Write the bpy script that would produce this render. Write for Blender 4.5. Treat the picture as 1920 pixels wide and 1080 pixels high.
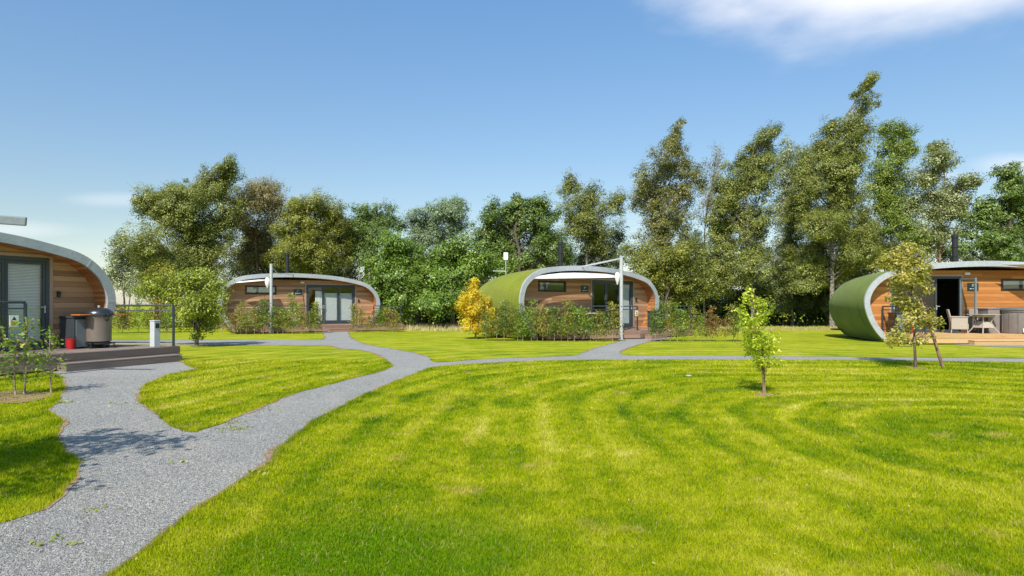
import bpy, math, random
import numpy as np
from mathutils import Vector
from mathutils.geometry import tessellate_polygon
R = math.radians
SC = bpy.context.scene
COL = SC.collection
for o in list(bpy.data.objects): bpy.data.objects.remove(o)

# ------------------------------------------------------------------ camera, sky, sun, exposure
EYE = 1.45
cam = bpy.data.cameras.new('camera'); cam_o = bpy.data.objects.new('camera', cam); COL.objects.link(cam_o)
cam.sensor_width = 36; cam.lens = 36 * 1200 / 1920; cam.shift_y = 32 / 1920
cam.clip_start = 0.05; cam.clip_end = 4000
cam_o.location = (0, 0, EYE); cam_o.rotation_euler = (R(90), 0, 0)
SC.camera = cam_o
SUN_EL, SUN_AZ = 47.0, 18.0          # shadows fall 18 degrees right of straight ahead
sx, sy = -math.sin(R(SUN_AZ)), -math.cos(R(SUN_AZ))
sun = bpy.data.lights.new('sun', 'SUN'); sun.energy = 4.6; sun.angle = R(0.53); sun.color = (1.0, 0.945, 0.86)
sun_o = bpy.data.objects.new('sun', sun); COL.objects.link(sun_o)
sd = Vector((sx*math.cos(R(SUN_EL)), sy*math.cos(R(SUN_EL)), math.sin(R(SUN_EL))))
sun_o.rotation_euler = sd.to_track_quat('Z', 'Y').to_euler()
SC.view_settings.view_transform = 'Standard'; SC.view_settings.look = 'None'
SC.view_settings.gamma = 1; SC.view_settings.exposure = 0.3
try: SC.view_settings.use_curve_mapping = False
except Exception: pass
SC.cycles.max_bounces = 8; SC.cycles.transparent_max_bounces = 16

world = bpy.data.worlds.new("World"); SC.world = world; world.use_nodes = True
WN = world.node_tree.nodes; WL = world.node_tree.links; WN.clear()
def wmath(op, a, b=None, c=None):
    n = WN.new('ShaderNodeMath'); n.operation = op
    for i, v in enumerate((a, b, c)):
        if v is None: continue
        if isinstance(v, (int, float)): n.inputs[i].default_value = v
        else: WL.new(v, n.inputs[i])
    return n.outputs[0]
sky = WN.new('ShaderNodeTexSky'); sky.sky_type = 'NISHITA'; sky.sun_disc = False
sky.sun_elevation = R(SUN_EL); sky.sun_rotation = R(180 + SUN_AZ)
sky.air_density = 1.0; sky.dust_density = 0.6; sky.ozone_density = 2.2
tc = WN.new('ShaderNodeTexCoord'); sep = WN.new('ShaderNodeSeparateXYZ'); WL.new(tc.outputs['Generated'], sep.inputs[0])
ysafe = wmath('MAXIMUM', sep.outputs[1], 0.05)
cu = wmath('DIVIDE', sep.outputs[0], ysafe); cv = wmath('DIVIDE', sep.outputs[2], ysafe)
nz = WN.new('ShaderNodeTexNoise'); nz.inputs['Scale'].default_value = 5.0; nz.inputs['Detail'].default_value = 5
nz.inputs['Roughness'].default_value = 0.5
mp = WN.new('ShaderNodeMapping'); mp.inputs['Scale'].default_value = (1, 1, 2.4); WL.new(tc.outputs['Generated'], mp.inputs[0]); WL.new(mp.outputs[0], nz.inputs['Vector'])
nb = wmath('SUBTRACT', nz.outputs['Fac'], 0.5)
def cloud(u0, v0, ru, rv, amp, soft0, soft1, tilt=0.0, namp=1.6):
    du = wmath('DIVIDE', wmath('SUBTRACT', cu, u0), ru)
    vv = wmath('SUBTRACT', wmath('SUBTRACT', cv, v0), wmath('MULTIPLY', wmath('SUBTRACT', cu, u0), tilt))
    dv = wmath('DIVIDE', vv, rv)
    d = wmath('SQRT', wmath('ADD', wmath('MULTIPLY', du, du), wmath('MULTIPLY', dv, dv)))
    d = wmath('ADD', d, wmath('MULTIPLY', nb, namp))
    mr = WN.new('ShaderNodeMapRange'); mr.interpolation_type = 'SMOOTHSTEP'
    mr.inputs['From Min'].default_value = soft1; mr.inputs['From Max'].default_value = soft0
    mr.inputs['To Min'].default_value = 0; mr.inputs['To Max'].default_value = amp
    WL.new(d, mr.inputs['Value'])
    return mr.outputs[0]
fwd = wmath('GREATER_THAN', sep.outputs[1], 0.06)
masks = [cloud(0.63, 0.525, 0.40, 0.118, 0.90, 0.25, 1.2, 0.03, 1.3),
         cloud(-0.62, 0.165, 0.085, 0.012, 0.24, 0.1, 1.3),
         cloud(-0.80, 0.118, 0.13, 0.016, 0.35, 0.1, 1.3),
         cloud(0.82, 0.215, 0.10, 0.022, 0.5, 0.1, 1.3),
         cloud(0.66, 0.20, 0.08, 0.015, 0.2, 0.1, 1.3),
         cloud(-0.2, 0.02, 1.4, 0.10, 0.18, 0.1, 1.2)]
m = masks[0]
for k in masks[1:]: m = wmath('MAXIMUM', m, k)
m = wmath('MULTIPLY', m, fwd)
mix = WN.new('ShaderNodeMix'); mix.data_type = 'RGBA'
tint = WN.new('ShaderNodeMix'); tint.data_type = 'RGBA'; tint.blend_type = 'MULTIPLY'; tint.inputs[0].default_value = 1
tv = WN.new('ShaderNodeMapRange'); WL.new(sep.outputs[2], tv.inputs['Value'])
tv.inputs['From Min'].default_value = 0.12; tv.inputs['From Max'].default_value = 0.44
tm = WN.new('ShaderNodeMix'); tm.data_type = 'RGBA'; WL.new(tv.outputs[0], tm.inputs[0])
tm.inputs[6].default_value = (0.96, 0.92, 0.83, 1); tm.inputs[7].default_value = (0.96, 1.20, 1.28, 1)
WL.new(sky.outputs[0], tint.inputs[6]); WL.new(tm.outputs[2], tint.inputs[7])
WL.new(m, mix.inputs[0]); WL.new(tint.outputs[2], mix.inputs[6]); mix.inputs[7].default_value = (7.6, 7.5, 7.7, 1)
bg = WN.new('ShaderNodeBackground'); bg.inputs[1].default_value = 0.125
WL.new(mix.outputs[2], bg.inputs[0])
wo = WN.new('ShaderNodeOutputWorld'); WL.new(bg.outputs[0], wo.inputs[0])

# ------------------------------------------------------------------ material helpers
def newmat(name):
    m = bpy.data.materials.new(name); m.use_nodes = True
    nt = m.node_tree; nt.nodes.clear()
    out = nt.nodes.new('ShaderNodeOutputMaterial'); b = nt.nodes.new('ShaderNodeBsdfPrincipled')
    nt.links.new(b.outputs[0], out.inputs[0])
    return m, nt, b, out
class NT:
    def __init__(s, nt): s.nt = nt; s.N = nt.nodes; s.L = nt.links
    def lk(s, v, inp):
        if isinstance(v, (int, float)): inp.default_value = v
        elif isinstance(v, (tuple, list)): inp.default_value = v
        else: s.L.new(v, inp)
    def co(s, kind='Object', scale=(1, 1, 1)):
        t = s.N.new('ShaderNodeTexCoord'); m = s.N.new('ShaderNodeMapping'); m.inputs['Scale'].default_value = scale
        s.L.new(t.outputs[kind], m.inputs[0]); return m.outputs[0]
    def noise(s, vec, scale, detail=4, rough=0.55, dist=0.0):
        n = s.N.new('ShaderNodeTexNoise'); s.L.new(vec, n.inputs['Vector'])
        n.inputs['Scale'].default_value = scale; n.inputs['Detail'].default_value = detail
        n.inputs['Roughness'].default_value = rough; n.inputs['Distortion'].default_value = dist
        return n.outputs['Fac']
    def vor(s, vec, scale, feature='F1', rnd=1.0):
        n = s.N.new('ShaderNodeTexVoronoi'); n.feature = feature; s.L.new(vec, n.inputs['Vector']); n.inputs['Scale'].default_value = scale
        n.inputs['Randomness'].default_value = rnd
        return n
    def math(s, op, a, b=None, c=None):
        n = s.N.new('ShaderNodeMath'); n.operation = op
        for i, v in enumerate((a, b, c)):
            if v is not None: s.lk(v, n.inputs[i])
        return n.outputs[0]
    def ramp(s, fac, stops):
        n = s.N.new('ShaderNodeValToRGB'); s.L.new(fac, n.inputs[0]); e = n.color_ramp.elements
        while len(e) < len(stops): e.new(0.5)
        for i, (p, c) in enumerate(stops): e[i].position = p; e[i].color = tuple(c) + (1,)
        return n.outputs[0]
    def mix(s, f, a, b, mode='MIX'):
        n = s.N.new('ShaderNodeMix'); n.data_type = 'RGBA'; n.blend_type = mode
        s.lk(f, n.inputs[0])
        for v, i in ((a, 6), (b, 7)):
            if isinstance(v, (tuple, list)): n.inputs[i].default_value = tuple(v)[:3] + (1,)
            else: s.L.new(v, n.inputs[i])
        return n.outputs[2]
    def bump(s, h, strength, dist, bsdf):
        n = s.N.new('ShaderNodeBump'); n.inputs['Strength'].default_value = strength; n.inputs['Distance'].default_value = dist
        s.L.new(h, n.inputs['Height']); s.L.new(n.outputs[0], bsdf.inputs['Normal'])
    def sstep(s, v, a, b, lo=0, hi=1):
        n = s.N.new('ShaderNodeMapRange'); n.interpolation_type = 'SMOOTHSTEP'; s.L.new(v, n.inputs['Value'])
        for k, x in zip(('From Min', 'From Max', 'To Min', 'To Max'), (a, b, lo, hi)): n.inputs[k].default_value = x
        return n.outputs[0]
def plain(name, col, rough=0.5, metal=0.0, var=0.12, vscale=6, spec=None, bumps=0.0):
    m, nt, b, out = newmat(name); g = NT(nt)
    n = g.noise(g.co(), vscale, 6, 0.6)
    c = g.ramp(n, [(0.25, [x*(1-var) for x in col]), (0.75, [min(1, x*(1+var)) for x in col])])
    nt.links.new(c, b.inputs['Base Color']); b.inputs['Roughness'].default_value = rough; b.inputs['Metallic'].default_value = metal
    if spec is not None: b.inputs['Specular IOR Level'].default_value = spec
    if bumps: g.bump(g.noise(g.co(), 60, 4), bumps, 0.004, b)
    return m

def lawn_colour(g):
    t = g.N.new('ShaderNodeNewGeometry'); pos = t.outputs['Position']
    sp = g.N.new('ShaderNodeSeparateXYZ'); g.L.new(pos, sp.inputs[0])
    fl = g.N.new('ShaderNodeCombineXYZ'); g.L.new(sp.outputs[0], fl.inputs[0]); g.L.new(sp.outputs[1], fl.inputs[1]); pos = fl.outputs[0]
    big = g.noise(pos, 0.22, 3, 0.5); mid = g.noise(pos, 0.9, 4, 0.6); fine = g.noise(pos, 5.0, 5, 0.65); tiny = g.noise(pos, 38.0, 4, 0.7); mott = g.noise(pos, 2.3, 5, 0.7, 0.4); msk = g.noise(pos, 0.5, 2, 0.5)
    dx = g.math('ABSOLUTE', g.math('SUBTRACT', sp.outputs[0], 6.0))
    dy = g.math('ABSOLUTE', g.math('MULTIPLY', g.math('SUBTRACT', sp.outputs[1], 6.6), 0.8))
    r = g.math('POWER', g.math('ADD', g.math('POWER', dx, 2.6), g.math('POWER', dy, 2.6)), 1/2.6)
    r = g.math('ADD', r, g.math('MULTIPLY', mid, 0.25)); r = g.math('ADD', r, g.math('MULTIPLY', big, 1.0))
    st = g.math('SINE', g.math('MULTIPLY', r, 8.2)); st2 = g.math('SINE', g.math('MULTIPLY', r, 18.0))
    st = g.math('ADD', g.math('MULTIPLY', st, 0.6), g.math('MULTIPLY', st2, 0.4))
    far = g.sstep(sp.outputs[1], 3.5, 8.0, 0.35, 1.0)
    st = g.math('MULTIPLY', st, far)
    f = g.math('ADD', g.math('MULTIPLY', big, 0.40), g.math('MULTIPLY', mid, 0.42))
    f = g.math('ADD', f, g.math('MULTIPLY', fine, 0.34)); f = g.math('ADD', f, g.math('MULTIPLY', tiny, 0.16))
    st = g.math('MULTIPLY', st, g.sstep(msk, 0.32, 0.62, 0.35, 1.15))
    f = g.math('ADD', f, g.math('MULTIPLY', mott, 0.28)); f = g.math('ADD', f, g.math('MULTIPLY', st, 0.10)); f = g.math('SUBTRACT', f, 0.315)
    c = g.ramp(f, [(0.30, (0.11, 0.205, 0.004)), (0.41, (0.22, 0.30, 0.005)), (0.50, (0.345, 0.385, 0.008)), (0.60, (0.46, 0.465, 0.03)), (0.72, (0.63, 0.56, 0.17))])
    far2 = g.math('MULTIPLY', g.sstep(sp.outputs[1], 12.0, 24.0, 0.0, 0.45), g.sstep(g.math('SINE', g.math('ADD', g.math('MULTIPLY', sp.outputs[1], 5.2), g.math('ADD', g.math('MULTIPLY', sp.outputs[0], 0.9), g.math('MULTIPLY', mott, 3.0)))), -0.6, 0.8, 0.25, 1.0))
    c = g.mix(far2, c, (0.45, 0.48, 0.03))
    # dry worn patches
    dry = g.sstep(g.noise(pos, 1.35, 4, 0.55), 0.60, 0.72)
    c = g.mix(g.math('MULTIPLY', dry, 0.55), c, (0.58, 0.42, 0.14))
    # darker green patch near the foreground
    lx = g.math('MULTIPLY', g.math('ADD', sp.outputs[0], 0.75), 0.75); ly = g.math('SUBTRACT', sp.outputs[1], 3.75)
    ld = g.math('SQRT', g.math('ADD', g.math('MULTIPLY', lx, lx), g.math('MULTIPLY', ly, ly)))
    ld = g.math('ADD', ld, g.math('MULTIPLY', mid, 0.6))
    c = g.mix(g.sstep(ld, 1.45, 0.65, 0, 0.72), c, (0.10, 0.23, 0.004))
    return c, fine, tiny
def mat_lawn():
    m, nt, b, out = newmat('lawn'); g = NT(nt)
    c, fine, tiny = lawn_colour(g)
    c = g.mix(1.0, c, (0.84, 0.84, 0.84), 'MULTIPLY')
    nt.links.new(c, b.inputs['Base Color']); b.inputs['Roughness'].default_value = 0.9; b.inputs['Specular IOR Level'].default_value = 0.1
    t = g.N.new('ShaderNodeNewGeometry')
    h = g.math('ADD', g.noise(t.outputs['Position'], 45, 3, 0.7), g.math('MULTIPLY', g.noise(t.outputs['Position'], 8, 3), 1.2))
    g.bump(h, 0.55, 0.05, b)
    return m
def mat_blades():
    m, nt, b, out = newmat('grass_blades'); g = NT(nt)
    c, fine, tiny = lawn_colour(g)
    geo = g.N.new('ShaderNodeNewGeometry')
    v = g.math('ADD', g.math('MULTIPLY', geo.outputs['Random Per Island'], 0.75), 0.82)
    c = g.mix(1.0, c, v, 'MULTIPLY')
    straw = g.math('GREATER_THAN', geo.outputs['Random Per Island'], 0.955)
    c = g.mix(straw, c, (0.55, 0.46, 0.16))
    d = g.N.new('ShaderNodeBsdfDiffuse'); tr = g.N.new('ShaderNodeBsdfTranslucent'); ms = g.N.new('ShaderNodeMixShader'); ms.inputs[0].default_value = 0.45
    g.L.new(c, d.inputs[0]); g.L.new(c, tr.inputs[0]); g.L.new(d.outputs[0], ms.inputs[1]); g.L.new(tr.outputs[0], ms.inputs[2])
    g.L.new(ms.outputs[0], out.inputs[0]); nt.nodes.remove(b)
    return m
def mat_leaf(name, lo, hi, accent=None, acc_t=0.9, trans=0.27, clump=1.1):
    m, nt, b, out = newmat(name); g = NT(nt)
    geo = g.N.new('ShaderNodeNewGeometry')
    n = g.noise(geo.outputs['Position'], clump, 3, 0.6)
    f = g.math('ADD', g.math('MULTIPLY', geo.outputs['Random Per Island'], 0.6), g.math('SUBTRACT', g.math('MULTIPLY', n, 1.2), 0.38))
    lo = [v*1.35 for v in lo]; hi = [min(.9, v*(1.45 if hi[1] < .3 else 1.1)) for v in hi]; accent = [min(.9, v*1.35) for v in accent] if accent else None
    stops = [(0.05, lo), (0.85, hi)]
    c = g.ramp(f, stops)
    if accent:
        c = g.mix(g.math('GREATER_THAN', f, acc_t), c, accent)
    b.inputs['Roughness'].default_value = 0.42; b.inputs['Specular IOR Level'].default_value = 0.45
    g.L.new(c, b.inputs['Base Color'])
    tr = g.N.new('ShaderNodeBsdfTranslucent'); c2 = g.mix(1.0, c, (1.25, 1.25, 0.6), 'MULTIPLY'); g.L.new(c2, tr.inputs[0])
    ms = g.N.new('ShaderNodeMixShader'); ms.inputs[0].default_value = trans
    g.L.new(b.outputs[0], ms.inputs[1]); g.L.new(tr.outputs[0], ms.inputs[2]); g.L.new(ms.outputs[0], out.inputs[0])
    return m
def mat_gravel(stone=False):
    m, nt, b, out = newmat('gravel_chip' if stone else 'gravel'); g = NT(nt)
    geo = g.N.new('ShaderNodeNewGeometry'); pos = geo.outputs['Position']
    big = g.noise(pos, 0.7, 4, 0.6)
    if stone:
        f = geo.outputs['Random Per Island']
    else:
        v = g.vor(pos, 75); sp = g.N.new('ShaderNodeSeparateColor'); g.L.new(v.outputs['Color'], sp.inputs[0]); f = sp.outputs[0]
        v2 = g.vor(pos, 33); sp2 = g.N.new('ShaderNodeSeparateColor'); g.L.new(v2.outputs['Color'], sp2.inputs[0])
        f = g.math('ADD', g.math('MULTIPLY', f, 0.6), g.math('MULTIPLY', sp2.outputs[0], 0.4))
    c = g.ramp(f, [(0.0, (0.15, 0.150, 0.140)), (0.4, (0.300, 0.296, 0.272)), (0.9, (0.40, 0.395, 0.355)), (1.0, (0.60, 0.575, 0.51))])
    c = g.mix(g.sstep(g.noise(pos, 1.3, 5, 0.65), 0.50, 0.72, 0, 0.45), c, (0.42, 0.37, 0.31))
    c = g.mix(g.sstep(g.noise(pos, 2.1, 4, 0.6), 0.56, 0.70, 0, 0.22), c, (0.20, 0.22, 0.23))
    c = g.mix(1.0, c, g.ramp(big, [(0.3, (0.92, 0.93, 0.95)), (0.7, (1.08, 1.07, 1.06))]), 'MULTIPLY')
    g.L.new(c, b.inputs['Base Color']); b.inputs['Roughness'].default_value = 0.85; b.inputs['Specular IOR Level'].default_value = 0.25
    if not stone:
        h = g.math('ADD', g.math('MULTIPLY', v.outputs['Distance'], -1.0), g.math('MULTIPLY', v2.outputs['Distance'], -1.2))
        g.bump(h, 0.6, 0.02, b)
    return m
def mat_wood(name, cols, stretch=(1.2, 14, 14), rough=0.7, isl=0.55, grain=0.5, knots=True):
    m, nt, b, out = newmat(name); g = NT(nt)
    geo = g.N.new('ShaderNodeNewGeometry')
    co = g.co('Object', stretch)
    add = g.N.new('ShaderNodeVectorMath'); add.operation = 'ADD'
    cx = g.N.new('ShaderNodeCombineXYZ'); r = g.math('MULTIPLY', geo.outputs['Random Per Island'], 40); g.L.new(r, cx.inputs[0]); g.L.new(r, cx.inputs[1])
    g.L.new(co, add.inputs[0]); g.L.new(cx.outputs[0], add.inputs[1])
    n = g.noise(add.outputs[0], 1.6, 6, 0.65, 0.6)
    f = g.math('ADD', g.math('MULTIPLY', geo.outputs['Random Per Island'], isl), g.math('MULTIPLY', n, grain))
    c = g.ramp(f, [(0.15, cols[0]), (0.5, cols[1]), (0.85, cols[2])])
    if knots:
        k = g.vor(g.co('Object', (1.6, 5, 5)), 1.3)
        c = g.mix(g.sstep(k.outputs['Distance'], 0.10, 0.03, 0, 0.6), c, [x*0.35 for x in cols[0]])
    g.L.new(c, b.inputs['Base Color']); b.inputs['Roughness'].default_value = rough; b.inputs['Specular IOR Level'].default_value = 0.25
    g.bump(n, 0.3, 0.01, b)
    return m
def mat_turf(name, lo, hi):
    m, nt, b, out = newmat(name); g = NT(nt)
    co = g.co()
    n1 = g.noise(co, 1.1, 3, 0.5); n2 = g.noise(co, 30, 4, 0.7); n3 = g.noise(g.co('Object', (1, 14, 1)), 1.0, 3)
    f = g.math('ADD', g.math('ADD', g.math('MULTIPLY', n1, 0.35), g.math('MULTIPLY', n2, 0.45)), g.math('MULTIPLY', n3, 0.25))
    c = g.ramp(f, [(0.3, lo), (0.72, hi)])
    c = g.mix(g.sstep(g.noise(co, 0.9, 5, 0.65, 0.5), 0.52, 0.72, 0, 0.42), c, (0.27, 0.235, 0.05))
    c = g.mix(g.sstep(g.noise(g.co('Object', (0.4, 3, 0.4)), 1.6, 4, 0.6), 0.55, 0.7, 0, 0.35), c, [x*0.6 for x in lo])
    g.L.new(c, b.inputs['Base Color']); b.inputs['Roughness'].default_value = 0.95; b.inputs['Specular IOR Level'].default_value = 0.1
    b.inputs['Sheen Weight'].default_value = 0.15
    g.bump(n2, 0.8, 0.05, b)
    return m
def mat_zinc():
    m, nt, b, out = newmat('galvanised_steel'); g = NT(nt)
    co = g.co(); v = g.vor(co, 26); sp = g.N.new('ShaderNodeSeparateColor'); g.L.new(v.outputs['Color'], sp.inputs[0])
    f = g.math('ADD', g.math('MULTIPLY', sp.outputs[0], 0.22), g.math('MULTIPLY', g.noise(co, 1.2, 5, 0.6), 0.75))
    c = g.ramp(f, [(0.2, (0.34, 0.36, 0.38)), (0.8, (0.55, 0.57, 0.59))])
    g.L.new(c, b.inputs['Base Color']); b.inputs['Metallic'].default_value = 0.25
    g.L.new(g.ramp(f, [(0.2, (0.42,)*3), (0.8, (0.6,)*3)]), b.inputs['Roughness'])
    return m
def mat_bark(name, a, c_, scale=(6, 6, 1.6), thr=0.5):
    m, nt, b, out = newmat(name); g = NT(nt)
    n = g.noise(g.co('Object', scale), 2.0, 5, 0.65)
    g.L.new(g.ramp(n, [(thr-0.08, a), (thr+0.08, c_)]), b.inputs['Base Color']); b.inputs['Roughness'].default_value = 0.85
    g.bump(n, 0.5, 0.02, b)
    return m
def mat_glass():
    m, nt, b, out = newmat('window_glass'); g = NT(nt); nt.nodes.remove(b)
    t = g.N.new('ShaderNodeBsdfTransparent'); t.inputs[0].default_value = (0.93, 0.96, 0.95, 1)
    gl = g.N.new('ShaderNodeBsdfGlossy'); gl.inputs['Roughness'].default_value = 0.02; gl.inputs[0].default_value = (0.95, 0.97, 1, 1)
    f = g.N.new('ShaderNodeLayerWeight'); f.inputs[0].default_value = 0.5
    ff = g.math('ADD', g.math('MULTIPLY', g.math('POWER', f.outputs['Facing'], 4.0), 0.8), 0.09)
    ms = g.N.new('ShaderNodeMixShader'); g.L.new(ff, ms.inputs[0]); g.L.new(t.outputs[0], ms.inputs[1]); g.L.new(gl.outputs[0], ms.inputs[2])
    g.L.new(ms.outputs[0], out.inputs[0])
    return m
M = {}
M['lawn'] = mat_lawn(); M['blades'] = mat_blades(); M['gravel'] = mat_gravel(); M['chip'] = mat_gravel(True)
M['soil'] = plain('soil', (0.29, 0.19, 0.125), 0.95, var=0.5, vscale=14, spec=0.1, bumps=0.9)
M['clad'] = mat_wood('weathered_cedar', [(0.22, 0.115, 0.055), (0.42, 0.235, 0.125), (0.56, 0.34, 0.195)])
M['cladnew'] = mat_wood('fresh_cedar', [(0.30, 0.11, 0.030), (0.50, 0.20, 0.055), (0.62, 0.29, 0.10)])
M['soffit'] = mat_wood('soffit_cedar', [(0.26, 0.10, 0.035), (0.42, 0.17, 0.06), (0.52, 0.25, 0.10)], stretch=(14, 1.2, 14))
M['deck'] = mat_wood('weathered_decking', [(0.11, 0.085, 0.07), (0.20, 0.155, 0.13), (0.31, 0.25, 0.21)], knots=False)
M['decknew'] = mat_wood('new_decking', [(0.34, 0.20, 0.085), (0.52, 0.33, 0.15), (0.62, 0.42, 0.22)], knots=True)
M['deckmid'] = mat_wood('brown_decking', [(0.17, 0.10, 0.07), (0.28, 0.175, 0.125), (0.37, 0.245, 0.18)], knots=False)
M['trimwood'] = mat_wood('trim_wood', [(0.26, 0.17, 0.12), (0.38, 0.26, 0.19), (0.46, 0.33, 0.25)], stretch=(14, 14, 1.2), knots=False)
M['turf'] = mat_turf('roof_turf', (0.12, 0.145, 0.004), (0.27, 0.31, 0.010))
M['turfdark'] = mat_turf('deep_roof_turf', (0.06, 0.10, 0.005), (0.19, 0.26, 0.018))
M['zinc'] = mat_zinc()
M['anth'] = plain('anthracite_frame', (0.045, 0.058, 0.068), 0.4)
M['black'] = plain('black_metal', (0.018, 0.018, 0.02), 0.4)
M['dark'] = plain('dark_interior', (0.05, 0.04, 0.032), 0.9)
M['glass'] = mat_glass()
M['blind'] = plain('blind_slats', (0.76, 0.77, 0.73), 0.6, var=0.06)
M['rail'] = plain('painted_rail', (0.055, 0.068, 0.075), 0.4, metal=0.3)
M['pole'] = plain('galvanised_pole', (0.48, 0.49, 0.49), 0.5, metal=0.15)
M['sail'] = plain('sail_cloth', (0.78, 0.76, 0.71), 0.85, var=0.04)
M['sign'] = plain('sign_teal', (0.012, 0.045, 0.052), 0.35)
M['white'] = plain('white_paint', (0.78, 0.78, 0.76), 0.5, var=0.04)
M['greybox'] = plain('grey_cabinet', (0.17, 0.20, 0.21), 0.5)
M['slate'] = plain('slate_cabinet', (0.035, 0.042, 0.046), 0.6)
M['red'] = plain('red_plastic', (0.50, 0.018, 0.015), 0.35)
M['taupe'] = plain('taupe_enamel', (0.215, 0.175, 0.145), 0.38, metal=0.2)
M['lid'] = plain('dark_steel_lid', (0.10, 0.10, 0.105), 0.28, metal=0.8)
M['orange'] = plain('varnished_handle', (0.62, 0.20, 0.05), 0.4)
M['concrete'] = plain('pale_stone', (0.50, 0.52, 0.52), 0.8, bumps=0.3)
M['yellow'] = plain('yellow_mark', (0.75, 0.50, 0.03), 0.5)
M['tub'] = plain('tub_panel', (0.23, 0.19, 0.17), 0.6, var=0.15)
M['tub2'] = plain('field_stone', (0.40, 0.36, 0.28), 0.9)
M['tublid'] = plain('tub_cover', (0.16, 0.155, 0.155), 0.55)
def mat_wicker():
    m, nt, b, out = newmat('wicker'); g = NT(nt)
    w = g.N.new('ShaderNodeTexChecker'); g.L.new(g.co(), w.inputs['Vector']); w.inputs['Scale'].default_value = 60
    c = g.mix(w.outputs['Fac'], (0.50, 0.43, 0.35), (0.36, 0.30, 0.24)); g.L.new(c, b.inputs['Base Color']); b.inputs['Roughness'].default_value = 0.7
    g.bump(w.outputs['Fac'], 0.5, 0.006, b)
    return m
M['wicker'] = mat_wicker()
M['birchbark'] = mat_bark('birch_bark', (0.07, 0.06, 0.05), (0.34, 0.30, 0.25), (4, 4, 5), 0.50)
M['bark'] = mat_bark('brown_bark', (0.07, 0.052, 0.038), (0.17, 0.13, 0.10))
M['tanbark'] = mat_bark('tan_bark', (0.16, 0.09, 0.055), (0.30, 0.20, 0.14))
M['stem'] = mat_bark('pale_stem', (0.20, 0.15, 0.10), (0.36, 0.29, 0.21))
L = {}
L['olive'] = mat_leaf('leaf_olive', (0.060, 0.078, 0.012), (0.205, 0.225, 0.040), (0.36, 0.36, 0.11), 0.80)
L['olivegold'] = mat_leaf('leaf_olive_gold', (0.062, 0.075, 0.008), (0.22, 0.225, 0.026), (0.34, 0.34, 0.08), 0.84)
L['rustgreen'] = mat_leaf('leaf_brownish_olive', (0.062, 0.070, 0.014), (0.19, 0.19, 0.05), (0.32, 0.29, 0.13), 0.80)
L['brightolive'] = mat_leaf('leaf_fresh_olive', (0.055, 0.085, 0.012), (0.20, 0.26, 0.036), (0.36, 0.40, 0.12), 0.82)
L['silverolive'] = mat_leaf('leaf_silver_olive', (0.070, 0.088, 0.026), (0.23, 0.255, 0.09), (0.46, 0.47, 0.25), 0.76)
L['deep'] = mat_leaf('leaf_deep_green', (0.040, 0.070, 0.014), (0.150, 0.215, 0.038), (0.32, 0.38, 0.14), 0.82)
L['bright'] = mat_leaf('leaf_bright_green', (0.055, 0.105, 0.012), (0.20, 0.30, 0.035), (0.36, 0.46, 0.12), 0.84)
L['silver'] = mat_leaf('leaf_silver_green', (0.085, 0.105, 0.045), (0.26, 0.295, 0.14), (0.48, 0.50, 0.33), 0.76)
L['rust'] = mat_leaf('leaf_thin_rusty', (0.085, 0.075, 0.025), (0.25, 0.215, 0.085), (0.40, 0.34, 0.17), 0.78)
L['pine'] = mat_leaf('leaf_pine', (0.060, 0.095, 0.045), (0.19, 0.25, 0.12), (0.30, 0.36, 0.20), 0.85, 0.2)
L['shade'] = mat_leaf('leaf_painted_shade', (0.028, 0.045, 0.010), (0.095, 0.125, 0.028), (0.20, 0.23, 0.08), 0.86)  # shade under the tree line is put into this darkened leaf colour
L['under'] = mat_leaf('leaf_undergrowth', (0.022, 0.036, 0.010), (0.075, 0.105, 0.028), None)  # kept very dark: the shade beneath the trees is painted into the colour
L['yellowgreen'] = mat_leaf('leaf_yellow_green', (0.10, 0.14, 0.010), (0.32, 0.36, 0.030), (0.46, 0.48, 0.07), 0.80)
L['lime'] = mat_leaf('leaf_lime', (0.19, 0.26, 0.008), (0.48, 0.55, 0.035), (0.66, 0.70, 0.11), 0.76, 0.48, 3)
L['gold'] = mat_leaf('leaf_gold', (0.36, 0.26, 0.010), (0.74, 0.52, 0.018), (0.55, 0.56, 0.05), 0.72, 0.45, 3)
L['hedge'] = mat_leaf('leaf_hedge', (0.050, 0.100, 0.010), (0.20, 0.29, 0.030), (0.38, 0.38, 0.09), 0.80, 0.38, 3)
L['hedgedark'] = mat_leaf('leaf_hedge_dark', (0.035, 0.065, 0.010), (0.14, 0.20, 0.026), (0.34, 0.38, 0.08), 0.84, 0.3, 3)
L['hedgeolive'] = mat_leaf('leaf_hedge_olive', (0.085, 0.095, 0.015), (0.27, 0.27, 0.045), (0.45, 0.35, 0.07), 0.78, 0.38, 3)
L['hedgered'] = mat_leaf('leaf_hedge_russet', (0.10, 0.065, 0.022), (0.30, 0.17, 0.055), (0.24, 0.26, 0.05), 0.72, 0.38, 3)
L['tan'] = mat_leaf('leaf_mottled', (0.16, 0.16, 0.022), (0.46, 0.42, 0.07), (0.60, 0.50, 0.18), 0.74, 0.42, 3)
L['dry'] = mat_leaf('dry_grass', (0.25, 0.20, 0.07), (0.50, 0.42, 0.18), None, 0.9, 0.3, 3)

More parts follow.
